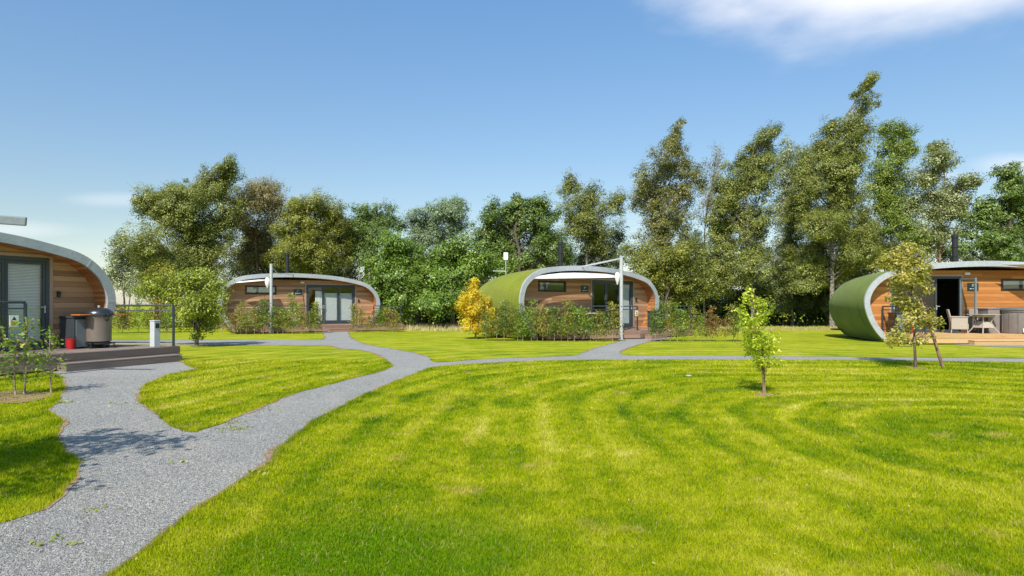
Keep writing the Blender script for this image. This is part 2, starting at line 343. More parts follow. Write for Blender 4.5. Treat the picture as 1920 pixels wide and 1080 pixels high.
# ------------------------------------------------------------------ mesh helpers
def link(o, parent=None):
    COL.objects.link(o)
    if parent is not None: o.parent = parent
    return o
def tag(o, label=None, cat=None, group=None, kind=None):
    if label: o['label'] = label
    if cat: o['category'] = cat
    if group: o['group'] = group
    if kind: o['kind'] = kind
    return o
def thing(name, label, cat, loc=(0, 0, 0), rz=0.0, group=None):
    o = bpy.data.objects.new(name, None); o.empty_display_size = 0.2; COL.objects.link(o)
    o.location = loc; o.rotation_euler = (0, 0, rz)
    return tag(o, label, cat, group)
def mesh_np(name, verts, faces, mat, parent=None, smooth=False):
    """verts (n,3) array; faces (k,3) or (k,4) array."""
    me = bpy.data.meshes.new(name); v = np.asarray(verts, dtype=np.float32); f = np.asarray(faces, dtype=np.int32)
    me.vertices.add(len(v)); me.vertices.foreach_set('co', v.ravel())
    k = f.shape[1]; me.loops.add(f.size); me.loops.foreach_set('vertex_index', f.ravel())
    me.polygons.add(len(f)); me.polygons.foreach_set('loop_start', np.arange(0, f.size, k, dtype=np.int32))
    me.update(calc_edges=True)
    if smooth: me.polygons.foreach_set('use_smooth', np.ones(len(f), dtype=bool))
    me.materials.append(mat)
    return link(bpy.data.objects.new(name, me), parent)
class MB:
    def __init__(s): s.v = []; s.f = []
    def box(s, c, size, rz=0.0, rx=0.0, ry=0.0):
        from mathutils import Euler
        E = Euler((rx, ry, rz)).to_matrix(); c = Vector(c); n = len(s.v)
        for dx in (-.5, .5):
            for dy in (-.5, .5):
                for dz in (-.5, .5): s.v.append(tuple(c + E @ Vector((dx*size[0], dy*size[1], dz*size[2]))))
        s.f += [tuple(n+i for i in q) for q in ((0,1,3,2),(4,6,7,5),(0,4,5,1),(2,3,7,6),(0,2,6,4),(1,5,7,3))]
        return s
    def ext(s, a, b): return s.box([(a[i]+b[i])/2 for i in range(3)], [abs(b[i]-a[i]) for i in range(3)])
    def hexa(s, p):  # 8 points ordered like box
        n = len(s.v); s.v += [tuple(q) for q in p]
        s.f += [tuple(n+i for i in q) for q in ((0,1,3,2),(4,6,7,5),(0,4,5,1),(2,3,7,6),(0,2,6,4),(1,5,7,3))]
        return s
    def tube(s, pts, r, n=8, cap=True):
        pts = [Vector(p) for p in pts]; k = len(pts); rr = r if isinstance(r, (list, tuple)) else [r]*k
        base = len(s.v); prev = None
        for i, p in enumerate(pts):
            d = (pts[min(i+1, k-1)] - pts[max(i-1, 0)])
            d = d.normalized() if d.length > 1e-9 else Vector((0, 0, 1))
            if prev is None:
                u = d.cross(Vector((0, 0, 1))); u = u if u.length > 1e-3 else d.cross(Vector((1, 0, 0)))
            else: u = prev - d*prev.dot(d)
            u.normalize(); prev = u; w = d.cross(u)
            for j in range(n):
                a = 2*math.pi*j/n; s.v.append(tuple(p + (u*math.cos(a) + w*math.sin(a))*rr[i]))
        for i in range(k-1):
            for j in range(n):
                a = base+i*n+j; b = base+i*n+(j+1) % n; s.f.append((a, b, b+n, a+n))
        if cap: s.f.append(tuple(base+j for j in range(n))[::-1]); s.f.append(tuple(base+(k-1)*n+j for j in range(n)))
        return s
    def lathe(s, prof, c=(0, 0, 0), n=24):
        base = len(s.v)
        for (r, z) in prof:
            for j in range(n):
                a = 2*math.pi*j/n; s.v.append((c[0]+r*math.cos(a), c[1]+r*math.sin(a), c[2]+z))
        for i in range(len(prof)-1):
            for j in range(n):
                a = base+i*n+j; b = base+i*n+(j+1) % n; s.f.append((a, b, b+n, a+n))
        s.f.append(tuple(base+j for j in range(n))[::-1]); s.f.append(tuple(base+(len(prof)-1)*n+j for j in range(n)))
        return s
    def prism(s, poly, z0, z1):
        n = len(poly); b = len(s.v)
        s.v += [(p[0], p[1], z0) for p in poly] + [(p[0], p[1], z1) for p in poly]
        s.f.append(tuple(b+i for i in range(n))[::-1]); s.f.append(tuple(b+n+i for i in range(n)))
        for i in range(n):
            j = (i+1) % n; s.f.append((b+i, b+j, b+n+j, b+n+i))
        return s
    def quad(s, a, b, c, d):
        n = len(s.v); s.v += [tuple(a), tuple(b), tuple(c), tuple(d)]; s.f.append((n, n+1, n+2, n+3)); return s
    def build(s, name, mat, parent=None, bevel=0.0, smooth=False):
        me = bpy.data.meshes.new(name); me.from_pydata(s.v, [], s.f); me.update()
        import bmesh
        bm = bmesh.new(); bm.from_mesh(me); bmesh.ops.recalc_face_normals(bm, faces=bm.faces); bm.to_mesh(me); bm.free()
        me.materials.append(mat)
        if smooth:
            me.polygons.foreach_set('use_smooth', [True]*len(me.polygons)); me.update()
            try: me.set_sharp_from_angle(angle=R(40))
            except Exception: pass
        o = link(bpy.data.objects.new(name, me), parent)
        if bevel:
            b = o.modifiers.new('bevel', 'BEVEL'); b.width = bevel; b.segments = 2; b.limit_method = 'ANGLE'
        return o

# ------------------------------------------------------------------ ground
F = 1200.0
def gp(x, y): D = F*EYE/(y-572.0); return ((x-960)/F*D, D)
def at(x, D): return ((x-960)/F*D, D)
RNG = np.random.default_rng(7)
def catmull(P, step=0.18):
    P = np.array(P, float); n = len(P); out = []
    for i in range(n):
        p0, p1, p2, p3 = P[(i-1) % n], P[i], P[(i+1) % n], P[(i+2) % n]
        k = max(1, min(60, int(np.linalg.norm(p2-p1)/step)))
        for j in range(k):
            t = j/k; a = 0.4
            m1 = (p2-p0)*a; m2 = (p3-p1)*a
            lim = np.linalg.norm(p2-p1)
            for mm in (m1, m2):
                l = np.linalg.norm(mm)
                if l > lim: mm *= lim/l
            out.append((2*t**3-3*t**2+1)*p1+(t**3-2*t**2+t)*m1+(-2*t**3+3*t**2)*p2+(t**3-t**2)*m2)
    return np.array(out)
path_px = [(20,1200),(195,1080),(250,1045),(300,1012),(345,968),(400,935),(450,900),(500,872),(520,845),(570,802),(650,757),(740,717),(788,698),(818,689),(899,683),(1047,677),(1300,676),(1600,677),(1920,681),(2300,686),
 (2300,678),(1920,673),(1500,669),(1300,667),(1180,667),(1163,661),(1173,655),(1210,643),(1256,634),(1262,628),(1205,628),(1158,641),(1110,655),(1077,667),(1010,670),(899,674),(821,680),(799,668),(762,659),(688,646),(658,633),(648,617),(603,617),(605,637),
 (500,637.5),(380,638),(200,638),(-50,638),(-50,646),(200,646),(400,647),(600,648),(640,654),(677,657),(707,665),(729,680),(734,688),(714,697),(640,716),(545,742),(440,786),(400,801),(362,813),(340,810),(317,795),(274,763),(260,739),(281,718),(324,702),(368,692),(352,686),
 (320,676),(200,683),(100,692),(118,714),(116,742),(95,767),(113,788),(116,844),(151,869),(151,890),(116,932),(70,960),(0,985),(-150,1040),(-400,1200)]
P_main = catmull([gp(*p) for p in path_px])
P_side = catmull([gp(*p) for p in [(1782,645),(1850,643),(1920,642),(2200,642),(2200,652),(1920,651),(1828,649)]], 0.4)
def wobble(P, amp):
    ph = np.cumsum(np.r_[0, np.linalg.norm(np.diff(P, axis=0), axis=1)])
    w = sum(np.sin(ph*f+s)[:, None]*np.array([np.cos(s*3), np.sin(s*5)])*a for f, s, a in ((3.1, .3, 1), (7.7, 1.9, .7), (17, 4.1, .45), (31, 2.2, .3)))
    return P + w*amp
P_main = wobble(P_main, 0.022); P_side = wobble(P_side, 0.03)
def inside(P, x, y):
    c = np.zeros(len(x), bool); n = len(P); j = n-1
    for i in range(n):
        yi, yj = P[i, 1], P[j, 1]
        if yi != yj:
            m = ((yi > y) != (yj > y)); 
            if m.any():
                xc = (P[j, 0]-P[i, 0])*(y[m]-yi)/(yj-yi)+P[i, 0]; idx = np.where(m)[0]; c[idx] ^= (x[m] < xc)
        j = i
    return c
def edge_dist(P, x, y, rng=0.6):
    return None
def sheet(name, polys, z, mat):
    v = []; f = []
    for P in polys:
        b = len(v); v += [(p[0], p[1], z) for p in P]
        for t in tessellate_polygon([[Vector((p[0], p[1], 0)) for p in P]]): f.append(tuple(b+i for i in t))
    me = bpy.data.meshes.new(name); me.from_pydata(v, [], f); me.materials.append(mat); me.update()
    o = link(bpy.data.objects.new(name, me)); return tag(o, kind='structure')
S = 900
g_ = MB(); g_.quad((-S, -60, 0), (S, -60, 0), (S, 1500, 0), (-S, 1500, 0)); tag(g_.build('lawn_ground', M['lawn']), kind='structure')
sheet('gravel_path', [P_main, P_side], 0.010, M['gravel'])
# bare soil where the turf was cut along the path
def ribbon(P, w0, seed, z):
    r = np.random.default_rng(seed); n = len(P); T = np.roll(P, -1, 0)-np.roll(P, 1, 0); T /= np.linalg.norm(T, axis=1)[:, None]+1e-9
    N = np.c_[T[:, 1], -T[:, 0]]
    area = 0.5*np.sum(P[:, 0]*np.roll(P[:, 1], -1)-np.roll(P[:, 0], -1)*P[:, 1])
    if area < 0: N = -N
    sN = np.cumsum(np.linalg.norm(np.roll(P, -1, 0)-P, axis=1)); q_ = np.sin(sN*1.3+seed)+0.8*np.sin(sN*3.7+1)+0.6*np.sin(sN*8.1+2)
    w = w0*(np.clip(0.35+0.55*q_, 0.06, 1.7)+r.random(n)*0.3)
    A = P-N*(w*0.6)[:, None]; B = P+N*(w*0.6)[:, None]
    v = np.zeros((2*n, 3)); v[:n, :2] = A; v[n:, :2] = B; v[:n, 2] = z+0.011; v[n:, 2] = 0.005
    i = np.arange(n); j = (i+1) % n
    return v, np.c_[i, j, n+j, n+i]
v1, f1 = ribbon(P_main, 0.07, 3, 0.004)
tag(mesh_np('soil_edge', v1, f1, M['soil']), kind='structure')

# blades and chips --------------------------------------------------------------
def frustum_pts(n, d0, d1, wide=0.9):
    D = d0*(d1/d0)**RNG.random(n)         # density ~ 1/D^2
    return (RNG.random(n)*2-1)*wide*D, D
def keep_off_decks(x, y):
    k = np.ones(len(x), bool)
    for (ox, oy, th, x0, x1, out) in CABS:
        dx, dy = x-ox, y-oy; a = dx*math.cos(th)+dy*math.sin(th); b = -dx*math.sin(th)+dy*math.cos(th)
        k &= ~((a > x0) & (a < x1) & (b > -out) & (b < 6))
    return k
CABS = [(-12.58, 12.92, R(66), -4.6, 5.0, 2.0)]
x, y = frustum_pts(520000, 3.1, 17.0)
x = x + 0.0
ok = ~inside(P_main, x, y) & keep_off_decks(x, y) & (x > -14)
x, y = x[ok], y[ok]; n = len(x); D = y
h = (0.012+0.018*RNG.random(n))*(1+0.25*(D/8)); w = 0.0028*(D/4)**0.85*(0.7+0.7*RNG.random(n))
a = RNG.random(n)*2*np.pi; lean = RNG.random(n)*0.9; b = RNG.random(n)*2*np.pi
v = np.zeros((n, 3, 3), np.float32)
v[:, 0, 0] = x-w*np.cos(a); v[:, 0, 1] = y-w*np.sin(a); v[:, 1, 0] = x+w*np.cos(a); v[:, 1, 1] = y+w*np.sin(a)
v[:, 2, 0] = x+h*lean*np.cos(b); v[:, 2, 1] = y+h*lean*np.sin(b); v[:, 2, 2] = h
tag(mesh_np('grass', v.reshape(-1, 3), np.arange(3*n).reshape(-1, 3), M['blades']), 'short mown grass of the lawns nearest the path', 'grass', kind='stuff')
# a shaggier fringe hanging over the gravel edge
seg = P_main[P_main[:, 1] < 17]; seg = seg[np.abs(seg[:, 0]) < seg[:, 1]*0.9]
idx = RNG.integers(0, len(seg), 60000); x = seg[idx, 0]+RNG.normal(0, 0.055, 60000)+0; y = seg[idx, 1]+RNG.normal(0, 0.055, 60000)
x += (RNG.random(60000)-.5)*0.16; y += (RNG.random(60000)-.5)*0.16
ins = inside(P_main, x, y) ; tuft = (np.sin(x*9.1)+np.sin(y*7.3+1)+np.sin((x+y)*17)) > 0.6
ok = keep_off_decks(x, y) & (~ins | (ins & tuft & (RNG.random(60000) < 0.12))); x, y = x[ok], y[ok]; n = len(x)
h = 0.02+0.035*RNG.random(n); w = 0.0028*(y/4)**0.8; a = RNG.random(n)*6.28; b = RNG.random(n)*6.28; lean = RNG.random(n)*1.0
v = np.zeros((n, 3, 3), np.float32)
v[:, 0, 0] = x-w*np.cos(a); v[:, 0, 1] = y-w*np.sin(a); v[:, 1, 0] = x+w*np.cos(a); v[:, 1, 1] = y+w*np.sin(a)
v[:, 2, 0] = x+h*lean*np.cos(b); v[:, 2, 1] = y+h*lean*np.sin(b); v[:, 2, 2] = h
tag(mesh_np('grass_fringe', v.reshape(-1, 3), np.arange(3*n).reshape(-1, 3), M['blades']), 'longer grass tufts fringing the gravel path edge', 'grass', kind='stuff')
x, y = frustum_pts(420000, 2.9, 13.0)
ok = inside(P_main, x, y); x, y = x[ok], y[ok]; n = len(x)
s = (0.0030+0.0060*RNG.random(n)**4)*(y/4)**0.35
tv = RNG.normal(0, 1, (n, 4, 3)); tv /= np.linalg.norm(tv, axis=2)[:, :, None]; tv[:, :, 2] *= 0.4
base = np.array([[1, 0, -.4], [-.5, .87, -.4], [-.5, -.87, -.4], [0, 0, .8]])
tv = (tv*0.55+base[None]*np.array([1, 1, .55]))*s[:, None, None]; tv[:, :, 0] += x[:, None]; tv[:, :, 1] += y[:, None]; tv[:, :, 2] += 0.012
f = (np.arange(n)[:, None, None]*4+np.array([[0, 1, 3], [1, 2, 3], [2, 0, 3], [0, 2, 1]])[None]).reshape(-1, 3)
tag(mesh_np('gravel_chips', tv.reshape(-1, 3), f, M['chip']), 'loose grey slate chippings covering the path', 'gravel', kind='stuff')

# ------------------------------------------------------------------ cabins
up = [(-4.36,1.72),(-4.25,2.25),(-3.98,2.62),(-3.42,2.98),(-2.78,3.13),(-1.7,3.23),(-.57,3.27),(.7,3.24),(1.96,3.14),(2.9,2.97),(3.54,2.80),(3.98,2.48),(4.24,2.12),(4.36,1.72)]
lowR = [(4.30,1.30),(4.12,0.85),(3.86,0.45),(3.55,0.12)]
lowL = [(-3.55,0.12),(-3.86,0.45),(-4.12,0.85),(-4.30,1.30)]
def open_catmull(P, k=6):
    P = np.array(P, float); out = []
    for i in range(len(P)-1):
        p0 = P[max(i-1, 0)]; p1 = P[i]; p2 = P[i+1]; p3 = P[min(i+2, len(P)-1)]
        for j in range(k):
            t = j/k; out.append(.5*((2*p1)+(-p0+p2)*t+(2*p0-5*p1+4*p2-p3)*t*t+(-p0+3*p1-3*p2+p3)*t**3))
    out.append(P[-1]); return np.array(out)
PROF = open_catmull([(x_, z_) for x_, z_ in lowL+up+lowR], 5)
PROF = np.array([PROF[max(0, i-2):i+3].mean(0) if 1 < i < len(PROF)-2 else PROF[i] for i in range(len(PROF))])
T_ = np.gradient(PROF, axis=0); T_ /= np.linalg.norm(T_, axis=1)[:, None]; NRM = np.c_[-T_[:, 1], T_[:, 0]]   # outward
if NRM[len(NRM)//2, 1] < 0: NRM = -NRM
INNER = PROF-NRM*0.205
def wall_x(z):
    """x extent of the inner profile at height z"""
    P = INNER; xs = []
    for i in range(len(P)-1):
        if (P[i, 1]-z)*(P[i+1, 1]-z) <= 0 and P[i, 1] != P[i+1, 1]:
            t = (z-P[i, 1])/(P[i+1, 1]-P[i, 1]); xs.append(P[i, 0]+t*(P[i+1, 0]-P[i, 0]))
    return (min(xs), max(xs)) if len(xs) >= 2 else None
OH = 0.52
def strip_mb(mb, A, B, y0, y1, m):
    for i in range(len(A)-1):
        pass
def cabin(label, loc, rz, m=1, clad='clad', turf='turf', leaves=('blind', 'blind', 'blind'), window=True, half=(0,0,0), rear=4.5, sign_words=True, win_blind=0.5):
    """m = -1 mirrors the front; leaves: what is behind each door leaf."""
    root = thing('holiday_cabin', label, 'cabin', (loc[0], loc[1], -0.1), rz, 'curved holiday cabins with turf roofs')
    P = PROF.copy(); I = INNER.copy()
    P[:, 0] *= m; I[:, 0] *= m
    n = len(P)
    # turf shell
    ys = [-OH+0.06, 0.0, 0.8, 1.6, 2.4, 3.1, 3.7, 4.15, rear]
    v = []; f = []
    for y_ in ys:
        t = max(0, y_)/rear; s_ = 1-0.10*t-0.16*t**4; zc = 0.9
        v += [(p[0]*s_, y_, zc+(p[1]-zc)*s_) for p in P]
    for k in range(len(ys)-1):
        for i in range(n-1): a_ = k*n+i; f.append((a_, a_+1, a_+n+1, a_+n))
    f.append(tuple(range((len(ys)-1)*n, len(ys)*n)))
    b = MB(); b.v = v; b.f = f; b.build('turf_shell', M[turf], root, smooth=True)
    # steel rim: front fascia band with a small return
    b = MB(); y0, y1 = -OH, -OH+0.075
    for i in range(n-1):
        q0, q1 = P[i], P[i+1]; r0, r1 = I[i], I[i+1]
        e0 = q0+(q0-r0)*0.06; e1 = q1+(q1-r1)*0.06
        k = len(b.v)
        b.v += [(e0[0], y0, e0[1]), (e1[0], y0, e1[1]), (r1[0], y0, r1[1]), (r0[0], y0, r0[1]),
                (e0[0], y1, e0[1]), (e1[0], y1, e1[1]), (r1[0], y1, r1[1]), (r0[0], y1, r0[1])]
        b.f += [(k, k+1, k+2, k+3), (k+4, k+7, k+6, k+5), (k, k+4, k+5, k+1), (k+3, k+2, k+6, k+7)]
        if i in (0,): b.f.append((k, k+3, k+7, k+4))
        if i == n-2: b.f.append((k+1, k+5, k+6, k+2))
    rim = b.build('steel_rim', M['zinc'], root)
    for i in (int(n*.22), int(n*.36), int(n*.52), int(n*.68), int(n*.82)):
        c = (P[i]+I[i])/2; d = P[i]-I[i]; ang = math.atan2(d[1], d[0])
        bj = MB(); bj.box((c[0], -OH-0.003, c[1]), (0.20, 0.006, 0.014), ry=-ang); bj.build('seam', M['pole'], rim)
    # soffit boards, each strip its own island
    b = MB()
    for i in range(1, n-2):
        r0, r1 = I[i], I[i+1]; g0 = r0+(r1-r0)*0.03; g1 = r1-(r1-r0)*0.03
        for yy0, yy1, off in ((-OH+0.078, 0.03, 0.0),):
            nrm0 = (I[i]-P[i]); nrm0 /= np.linalg.norm(nrm0); a0 = g0+nrm0*0.004; a1 = g1+nrm0*0.004
            b.quad((a0[0], yy0, a0[1]), (a1[0], yy0, a1[1]), (a1[0], yy1, a1[1]), (a0[0], yy1, a0[1]))
    b.build('soffit', M['soffit'], root)
    # wall boards with openings
    door = (0.24, 3.03, 0.50, 2.70); win = (-2.95, -1.35, 2.12, 2.60)
    ops = [door] + ([win] if window else [])
    b = MB(); z = 0.16; hb = 0.132
    while z < 3.0:
        z0, z1 = z, z+hb
        cuts = sorted(set([z0, z1]+[o[k] for o in ops for k in (2, 3) if z0 < o[k] < z1]))
        for c0, c1 in zip(cuts[:-1], cuts[1:]):
            e0, e1 = wall_x(c0), wall_x(c1)
            if not e0 or not e1: continue
            mid = (c0+c1)/2; spans = [(None, None)]
            xs = [('e', 0)]
            blocks = sorted([(o[0], o[1]) for o in ops if o[2] < mid < o[3]])
            cur = 'L'; segs = []; left = None
            for (a_, b_) in blocks: segs.append((left, a_)); left = b_
            segs.append((left, None))
            for (la, lb) in segs:
                xa0 = e0[0] if la is None else la; xa1 = e1[0] if la is None else la
                xb0 = e0[1] if lb is None else lb; xb1 = e1[1] if lb is None else lb
                if xb0-xa0 < 0.02 or xb1-xa1 < 0.02: continue
                # stagger joints inside long runs
                parts = [(0, 1)]
                if xb0-xa0 > 3.0:
                    j = 0.35+0.3*random.Random(int(z*1000)).random(); parts = [(0, j), (j, 1)]
                for (u0, u1) in parts:
                    def X(u, top): return (xa1+(xb1-xa1)*u) if top else (xa0+(xb0-xa0)*u)
                    for (yy0, yy1, g0, g1) in ((0.0, 0.022, c0+(0.004 if c0 == z0 else 0), c1-(0.004 if c1 == z1 else 0)), (0.022, 0.045, c0, c1)):
                        pts = []
                        for u in (u0, u1):
                            for yy in (yy0, yy1):
                                for top, zz in ((0, g0), (1, g1)): pts.append((X(u, top)*m, yy, zz))
                        b.hexa(pts)
        z += hb
    b.build('wall', M[clad], root)
    # floor and back room so the glass looks into a real, dark space
    b = MB(); b.ext((-3.5, 0.05, 0.42), (3.5, 3.9, 0.48)); b.ext((-3.2, 3.8, 0.5), (3.2, 3.86, 2.5))
    b.ext((-3.0, 2.6, 0.5), (-1.8, 3.2, 1.3)); b.ext((1.0*m-.5, 2.4, 0.5), (1.0*m+.6, 3.0, 1.0))
    b.build('interior', M['dark'], root)
    # corner trims beside the door
    b = MB(); b.ext(((door[0]-0.07)*m, -0.025, 0.45), (door[0]*m, 0.03, door[3]+0.0)); b.ext((door[1]*m, -0.025, 0.45), ((door[1]+0.08)*m, 0.03, door[3]))
    b.ext(((door[0]-0.07)*m, -0.027, door[3]), ((door[1]+0.08)*m, 0.03, door[3]+0.07)); b.build('door_trim', M['trimwood'], root)
    # door: frame, leaves, glass, blinds
    fr = MB(); ft = 0.075
    fr.ext((door[0]*m, -0.015, door[2]), ((door[0]+ft)*m, 0.075, door[3])); fr.ext(((door[1]-ft)*m, -0.015, door[2]), (door[1]*m, 0.075, door[3]))
    fr.ext(((door[0]+ft)*m, -0.015, door[3]-0.10), ((door[1]-ft)*m, 0.075, door[3])); fr.ext(((door[0]+ft)*m, -0.015, door[2]), ((door[1]-ft)*m, 0.075, door[2]+0.07))
    dobj = fr.build('glazed_door', M['anth'], root, bevel=0.005)
    W = (door[1]-door[0]-2*ft)/3
    for k, kind in enumerate(leaves):
        x0 = door[0]+ft+k*W; x1 = x0+W; z0, z1 = door[2]+0.07, door[3]-0.10; t = 0.065
        if kind == 'open': continue
        b = MB(); yA, yB = 0.0, 0.06
        b.ext(((x0+.003)*m, yA, z0+.003), ((x0+t)*m, yB, z1-.003)); b.ext(((x1-t)*m, yA, z0+.003), ((x1-.003)*m, yB, z1-.003))
        b.ext(((x0+t)*m, yA, z0+.003), ((x1-t)*m, yB, z0+0.11)); b.ext(((x0+t)*m, yA, z1-t), ((x1-t)*m, yB, z1-.003))
        b.build('leaf_frame', M['anth'], dobj, bevel=0.004)
        g = MB(); g.quad(((x0+t)*m, 0.03, z0+0.11), ((x1-t)*m, 0.03, z0+0.11), ((x1-t)*m, 0.03, z1-t), ((x0+t)*m, 0.03, z1-t)); g.build('glass', M['glass'], dobj)
        hd = MB(); hx = (x1-t*0.5) if k % 2 == 0 else (x0+t*0.5); hd.box((hx*m, -0.02, 1.45), (0.025, 0.03, 0.18)); hd.box(((hx-0.05)*m, -0.045, 1.50), (0.12, 0.018, 0.02))
        hd.build('handle', M['pole'], dobj)
        if kind.startswith('blind'):
            top = z1-t-(0.0 if kind == 'blind' else 0.32); b = MB(); zz = z0+0.13
            while zz < top:
                b.box(((x0+x1)/2*m, 0.10, zz), (W-2*t-0.02, 0.034, 0.0025), rx=R(52)); zz += 0.036
            b.build('blind', M['blind'], dobj)
        if kind == 'curtain':
            b = MB(); zz = z0+0.13
            for j in range(10):
                xx = x0+W*0.55+j*0.04; b.box((xx*m, 0.12+0.012*(j % 2), (z0+z1)/2-.1), (0.045, 0.01, (z1-z0)-.35), rz=R(25 if j % 2 else -25))
            b.build('curtain', M['blind'], dobj)
    if 'open' in leaves:    # the open leaf folded out over the deck
        k = leaves.index('open'); xh = door[0]+ft+(k+ (0 if k == 0 else 0))*W if k == 0 else door[0]+ft+k*W
        z0, z1 = door[2]+0.07, door[3]-0.10; xx = (door[0]+ft+0.02) if k == 0 else xh
        b = MB(); t = 0.065
        b.ext((xx*m-.03, -0.08, z0), (xx*m+.03, -0.08-t, z1)); b.ext((xx*m-.03, -0.08-W+t, z0), (xx*m+.03, -0.08-W, z1))
        b.ext((xx*m-.03, -0.08-t, z0), (xx*m+.03, -0.08-W+t, z0+.1)); b.ext((xx*m-.03, -0.08-t, z1-t), (xx*m+.03, -0.08-W+t, z1)); b.build('leaf_frame', M['greybox'], dobj, bevel=0.004)
        g = MB(); g.ext((xx*m-.004, -0.08-t, z0+.1), (xx*m+.004, -0.08-W+t, z1-t)); g.build('glass', M['glass'], dobj)
    th = MB(); th.ext(((door[0]-.05)*m, -0.13, door[2]-0.06), ((door[1]+.05)*m, 0.0, door[2]-.002)); th.build('threshold', M['anth'], root, bevel=0.005)
    if window:
        b = MB(); x0, x1, z0, z1 = win; t = 0.085
        b.ext((x0*m, -0.02, z0), ((x0+t)*m, 0.06, z1)); b.ext(((x1-t)*m, -0.02, z0), (x1*m, 0.06, z1))
        b.ext(((x0+t)*m, -0.02, z0), ((x1-t)*m, 0.06, z0+t)); b.ext(((x0+t)*m, -0.02, z1-t), ((x1-t)*m, 0.06, z1))
        wo_ = b.build('window', M['black'], root, bevel=0.005)
        g = MB(); g.ext(((x0+t)*m, 0.015, z0+t), ((x1-t)*m, 0.023, z1-t)); g.build('glass', M['glass'], wo_)
        bl = MB(); zt = z1-t
        while zt > z0+t+0.02+(1-win_blind)*0.3: bl.box(((x0+x1)/2*m, 0.075, zt), (x1-x0-2*t-.01, 0.03, 0.0025), rx=R(55)); zt -= 0.032
        bl.build('blind', M['blind'], wo_)
    # name board
    b = MB(); sxc = -0.22; b.box((sxc*m, -0.018, 2.28), (0.44, 0.03, 0.30)); sg = b.build('name_board', M['sign'], root, bevel=0.008)
    e = MB()
    e.tube([((sxc)*m-0.05+0.09*math.cos(a_)*0.5+.045, -0.036, 2.33+0.045*math.sin(a_)) for a_ in np.linspace(0.4, 5.0, 12)], 0.006, 5)
    e.tube([(sxc*m-0.03, -0.036, 2.31), (sxc*m+0.01, -0.036, 2.345), (sxc*m+0.06, -0.036, 2.35)], 0.006, 5)
    e.build('emblem', M['white'], sg); e = MB()
    for j, (wd) in enumerate((0.05, 0.032, 0.04, 0.03, 0.044)):
        e.box((sxc*m-0.11+j*0.053, -0.0345, 2.20+(0.003 if j % 2 else 0)), (wd, 0.003, 0.032 if j == 0 else 0.022))
    e.build('board_lettering', M['white'], sg)
    # lights on the wall
    b = MB(); b.box((0.02*m, -0.04, 2.80), (0.20, 0.08, 0.09)); b.box((0.02*m, -0.07, 2.765), (0.16, 0.05, 0.03)); b.build('wall_lamp', M['white'], root, bevel=0.01)
    b = MB(); b.box((3.24*m, -0.03, 1.82), (0.075, 0.06, 0.15)); b.box((3.24*m, -0.075, 1.85), (0.05, 0.04, 0.05)); b.build('socket', M['black'], root, bevel=0.01)
    # stove flue
    b = MB(); fx = -0.45*m; fy = 1.35; zb = 2.95
    b.lathe([(0.20, 0), (0.20, 0.14), (0.14, 0.24), (0.10, 0.26)], (fx, fy, zb), 20)
    b.lathe([(0.11, 0.2), (0.11, 0.62), (0.128, 0.63), (0.128, 0.68), (0.11, 0.69), (0.11, 1.0), (0.128, 1.01), (0.128, 1.06), (0.11, 1.07), (0.11, 1.4), (0.135, 1.41), (0.135, 1.52), (0.08, 1.56)], (fx, fy, zb), 20)
    b.build('flue', M['black'], root, smooth=True)
    return root
C1 = ((-12.58, 12.92), R(66)); C2 = ((-11.66, 35.5), R(33)); C3 = ((3.44, 29.0), R(38)); C4 = ((18.13, 25.5), R(0))
cabin('brown timber cabin cropped at the left edge, blinds drawn behind its dark glazed doors', *C1, leaves=('blind', 'blind', 'blind'))
cabin('low wide timber cabin left of centre, behind a leafy hedge, pale blinds drawn', *C2, leaves=('curtain', 'blindlow', 'blindlow'), win_blind=0.9)
cabin('central cabin with bright green turf side and white sail hung across its curved front', *C3, leaves=('dark', 'dark', 'blind'), win_blind=0.3)
cabin('orange timber cabin at the right with wicker seats and hot tub before its open door', *C4, m=-1, clad='cladnew', turf='turfdark', leaves=('open', 'dark', 'dark'))
def loc2w(C, x, y, z=0.0):
    (ox, oy), th = C; return (ox+x*math.cos(th)-y*math.sin(th), oy+x*math.sin(th)+y*math.cos(th), z)

